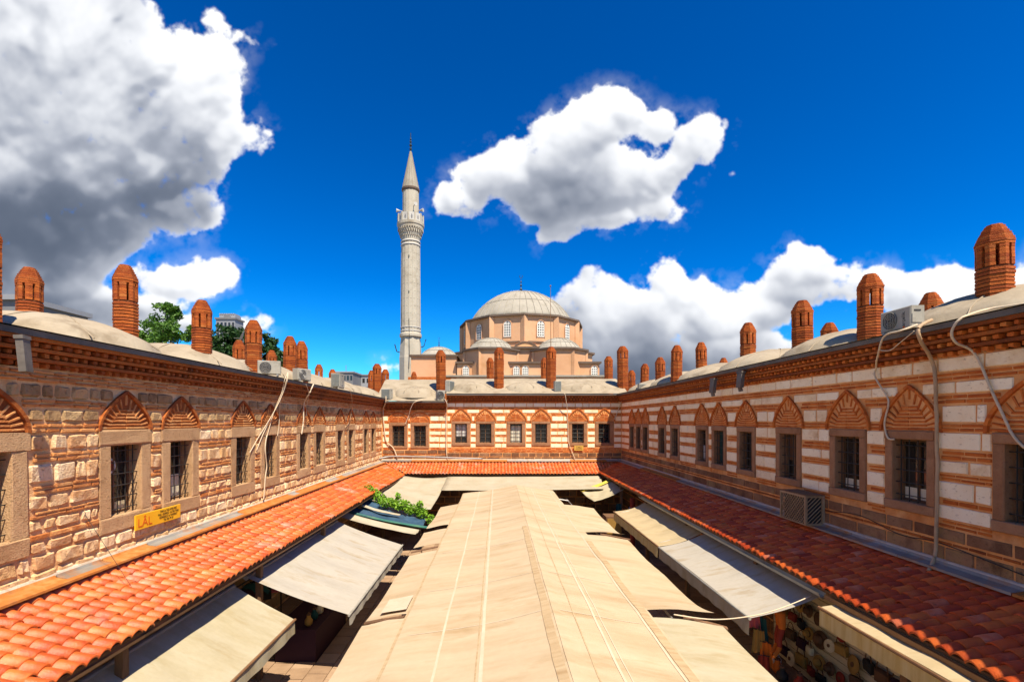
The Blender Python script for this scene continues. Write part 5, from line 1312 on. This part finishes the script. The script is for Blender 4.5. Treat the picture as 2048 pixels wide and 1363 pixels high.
def ware(kind, loc, c, label, group, rz=0.0, s_=1.0):
    if kind == 'bag':
        r = empty('shoulder_bag', loc, rz); nm = 'bag'
        MB().add(*block(-.15 * s_, .15 * s_, -.05, .05, 0, .24 * s_, .02, .03)).build('pouch', 'goods_' + c, r)
        MB().tube([(.12 * s_ * math.cos(a), 0, .22 * s_ + .24 * s_ * math.sin(a)) for a in [math.pi * k / 10 for k in range(11)]], .010, 5).build('strap', 'goods_brown', r)
    elif kind == 'hat':
        r = empty('straw_hat', loc, rz); nm = 'hat'
        o = MB().lathe([(.19 * s_, 0), (.185 * s_, .012), (.10 * s_, .02), (.095 * s_, .10), (.05 * s_, .12), (.01, .122)], 20).build('brim', 'goods_' + c, r, True); o.rotation_euler = (R(80), 0, 0)
        o = MB().lathe([(.102 * s_, .022), (.102 * s_, .05)], 20, closed=False).build('band', 'goods_brown', r); o.rotation_euler = (R(80), 0, 0)
    elif kind == 'plate':
        r = empty('copper_tray', loc, rz); nm = 'tray'
        o = MB().lathe([(.02, .03), (.10 * s_, .03), (.16 * s_, .0), (.19 * s_, .02), (.16 * s_, -.012), (.02, .012)], 22).build('dish', 'goods_' + c, r, True); o.rotation_euler = (R(80), 0, 0)
        o = MB().lathe([(.05 * s_, .034), (.05 * s_, .042)], 12).build('boss', 'goods_brown', r); o.rotation_euler = (R(80), 0, 0)
    elif kind == 'shirt':
        r = empty('hanging_shirt', loc, rz); nm = 'shirt'
        MB().prism([(-.20, -.62), (.20, -.62), (.19, -.18), (.33, -.34), (.38, -.26), (.20, -.03), (.07, 0), (-.07, 0), (-.20, -.03), (-.38, -.26), (-.33, -.34), (-.19, -.18)], -.03, .03, 'y').build('cloth', 'goods_' + c, r)
        MB().tube([(-.17, 0, -.01), (0, 0, .05), (.17, 0, -.01)], .008, 5).tube([(0, 0, .05), (0, 0, .14), (.03, 0, .16)], .006, 5).build('hanger', 'iron', r)
    elif kind == 'lamp':
        r = empty('hanging_scarf', loc, rz); nm = 'scarf'
        ph = U(0, 6)
        MB().grid(12, 5, lambda u, v: ((u - .5) * .30 * s_ * (1 - .3 * v), .03 * math.sin(u * 16 + ph) * (1 - .5 * v), .48 * v - .02 * math.sin(u * 9))).build('cloth', 'goods_' + c, r, True)
        MB().tube([(-.12 * s_, 0, .48), (.12 * s_, 0, .48)], .010, 5).tube([(0, 0, .48), (0, 0, .56)], .005, 5).build('hanger', 'iron', r)
    else:
        r = empty('glazed_jar', loc, rz); nm = 'jar'
        MB().lathe([(.05, 0), (.085 * s_, .05), (.09 * s_, .14), (.05, .21), (.045, .25), (.06, .27)], 14).build('body', 'goods_' + c, r, True)
        MB().lathe([(.062, .271), (.05, .30), (.015, .31), (.02, .34)], 12).build('lid', 'goods_brown', r)
    tag(r, label, nm, group); return r
random.seed(77)
k = 0
kinds = ['bag', 'hat', 'plate', 'bag', 'plate', 'bag', 'hat', 'bag']
WORD = {'bag': 'shoulder bag', 'hat': 'straw hat', 'plate': 'round tray', 'jar': 'lidded jar', 'lamp': 'hanging lamp', 'shirt': 'shirt'}
hd = ['lowest', 'second', 'third', 'top']
ORD = ['first', 'second', 'third', 'fourth', 'fifth', 'sixth', 'seventh', 'eighth', 'ninth', 'tenth', 'eleventh', 'twelfth']
for row in range(4):
    for c in range(12):
        kd = kinds[(row * 3 + c * 5) % 8]; pal = {'bag': ['brown', 'black', 'red', 'gold', 'cream', 'plum'], 'hat': ['gold', 'cream', 'brown'], 'plate': ['gold', 'brown', 'cream', 'red']}[kd]
        cl_ = pal[(row * 2 + c) % len(pal)]
        ware(kd, (6.46, 7.55 + c * .31 + U(-.04, .04), -5.25 + row * .43 + U(-.04, .04)), cl_, '%s %s, %s row, %s from the near end of slatted display wall' % (cl_, WORD[kd], hd[row], ORD[c]), 'wares on the slatted display wall', R(-90 + U(-12, 12)), U(.6, .95)); k += 1
for c in range(9):
    cl_ = ['gold', 'brown', 'cream', 'teal', 'red', 'black', 'orange', 'white', 'plum'][c]
    ware('jar', (5.70 + U(-.12, .12), 8.0 + c * .30, -5.098), cl_, '%s lidded jar standing on the pale shop counter' % cl_, 'jars on the shop counter', 0, U(.9, 1.2))
for c in range(5):
    cl_ = ['red', 'orange', 'gold', 'teal', 'pink'][c]
    ware('lamp', (5.35 + .1 * (c % 2), 9.75 + c * .09, -5.2 + .22 * c), cl_, '%s scarf hung in the column below the white awning corner' % cl_, 'scarves below the white awning', R(U(-60, -20)), .9)
# display legs in orange and red stockings
lg = empty('display_legs', (5.55, 9.55, -4.15)); tag(lg, 'pair of mannequin legs in orange and red stockings hung below the white awning', 'mannequin legs')
for s_, nm in ((-.09, 0), (.09, 1)):
    q = lambda a: (a[0] + s_ * .3, a[1] + s_, a[2])
    MB().tube([q(p_) for p_ in smooth_path([(0, 0, .42), (.02, 0, .25), (.03, 0, .08)])], .085, 10, .06).build('thigh', 'goods_orange', lg, True)
    MB().tube([q(p_) for p_ in smooth_path([(.03, 0, .09), (-.02, -.0, -.10), (-.03, -.02, -.28)])], .062, 10, .042).build('calf', 'goods_red', lg, True)
    MB().tube([q(p_) for p_ in smooth_path([(-.03, -.02, -.27), (-.12, -.08, -.34), (-.22, -.14, -.40)])], .045, 10, .028).build('foot', 'goods_orange', lg, True)
MB().tube([(0, 0, .42), (0, 0, .60)], .01, 5).build('hook', 'iron', lg)
# sunlit side: clothes rail under the tiles
rl = MB().tube([(-6.25, 9.0, -4.0), (-6.25, 14.0, -4.0)], .02, 6); 
for y in (9.0, 14.0): rl.tube([(-6.25, y, -6), (-6.25, y, -4.0)], .02, 6)
tag(rl.build('clothes_rail', 'iron'), 'dark clothes rail under the sunlit tiled roof', 'clothes rail')
for c in range(9):
    cl_ = ['orange', 'blue', 'white', 'red', 'gold', 'plum', 'teal', 'black', 'pink'][c]
    ware('shirt', (-6.25, 9.3 + c * .52, -4.16), cl_, '%s shirt on the clothes rail beneath the white awning' % cl_, 'shirts on the clothes rail', R(U(15, 60)))
tb = empty('cloth_covered_stall', (-5.0, 13.2, -G)); tag(tb, 'low market stall covered in dark plum cloth below the white awning', 'stall')
MB().box(-.5, .5, -1.2, 1.2, 0, .80).build('skirt', 'goods_plum', tb); MB().box(-.54, .54, -1.24, 1.24, .802, .84).build('top', 'goods_plum', tb)
for c in range(6):
    cl_ = ['gold', 'teal', 'cream', 'red', 'brown', 'white'][c]
    ware('jar', (-4.75, 12.2 + c * .38, -5.158), cl_, '%s lidded jar on the dark plum stall' % cl_, 'jars on the plum stall', 0, 1.1)
# far corner on the shaded side
for c in range(6):
    cl_ = ['red', 'gold', 'brown', 'white', 'orange', 'teal'][c]
    ware('lamp', (6.0 - .16 * (c % 3), 20.6 + c * .42, -4.5 + .12 * (c % 2)), cl_, '%s scarf hanging in the dark far corner shop' % cl_, 'scarves in the far corner shop', R(U(-40, 20)), 1.1)
cb2 = empty('wooden_cabinet', (5.2, 22.0, -G)); tag(cb2, 'tall wooden cabinet in the dark far corner shop', 'cabinet')
MB().box(-.35, .35, -.4, .4, 0, 1.7).build('carcass', 'wood', cb2)
for z in (.2, .95): MB().box(-.31, .31, -.425, -.402, z, z + .68).build('door', 'goods_gold', cb2)
o = MB().tube([(5.9, 21.2, -6), (5.9, 21.2, -3.4)], .11, 12); tag(o.build('red_post', 'goods_red'), 'round red post below the pale cloth in the far corner', 'post')
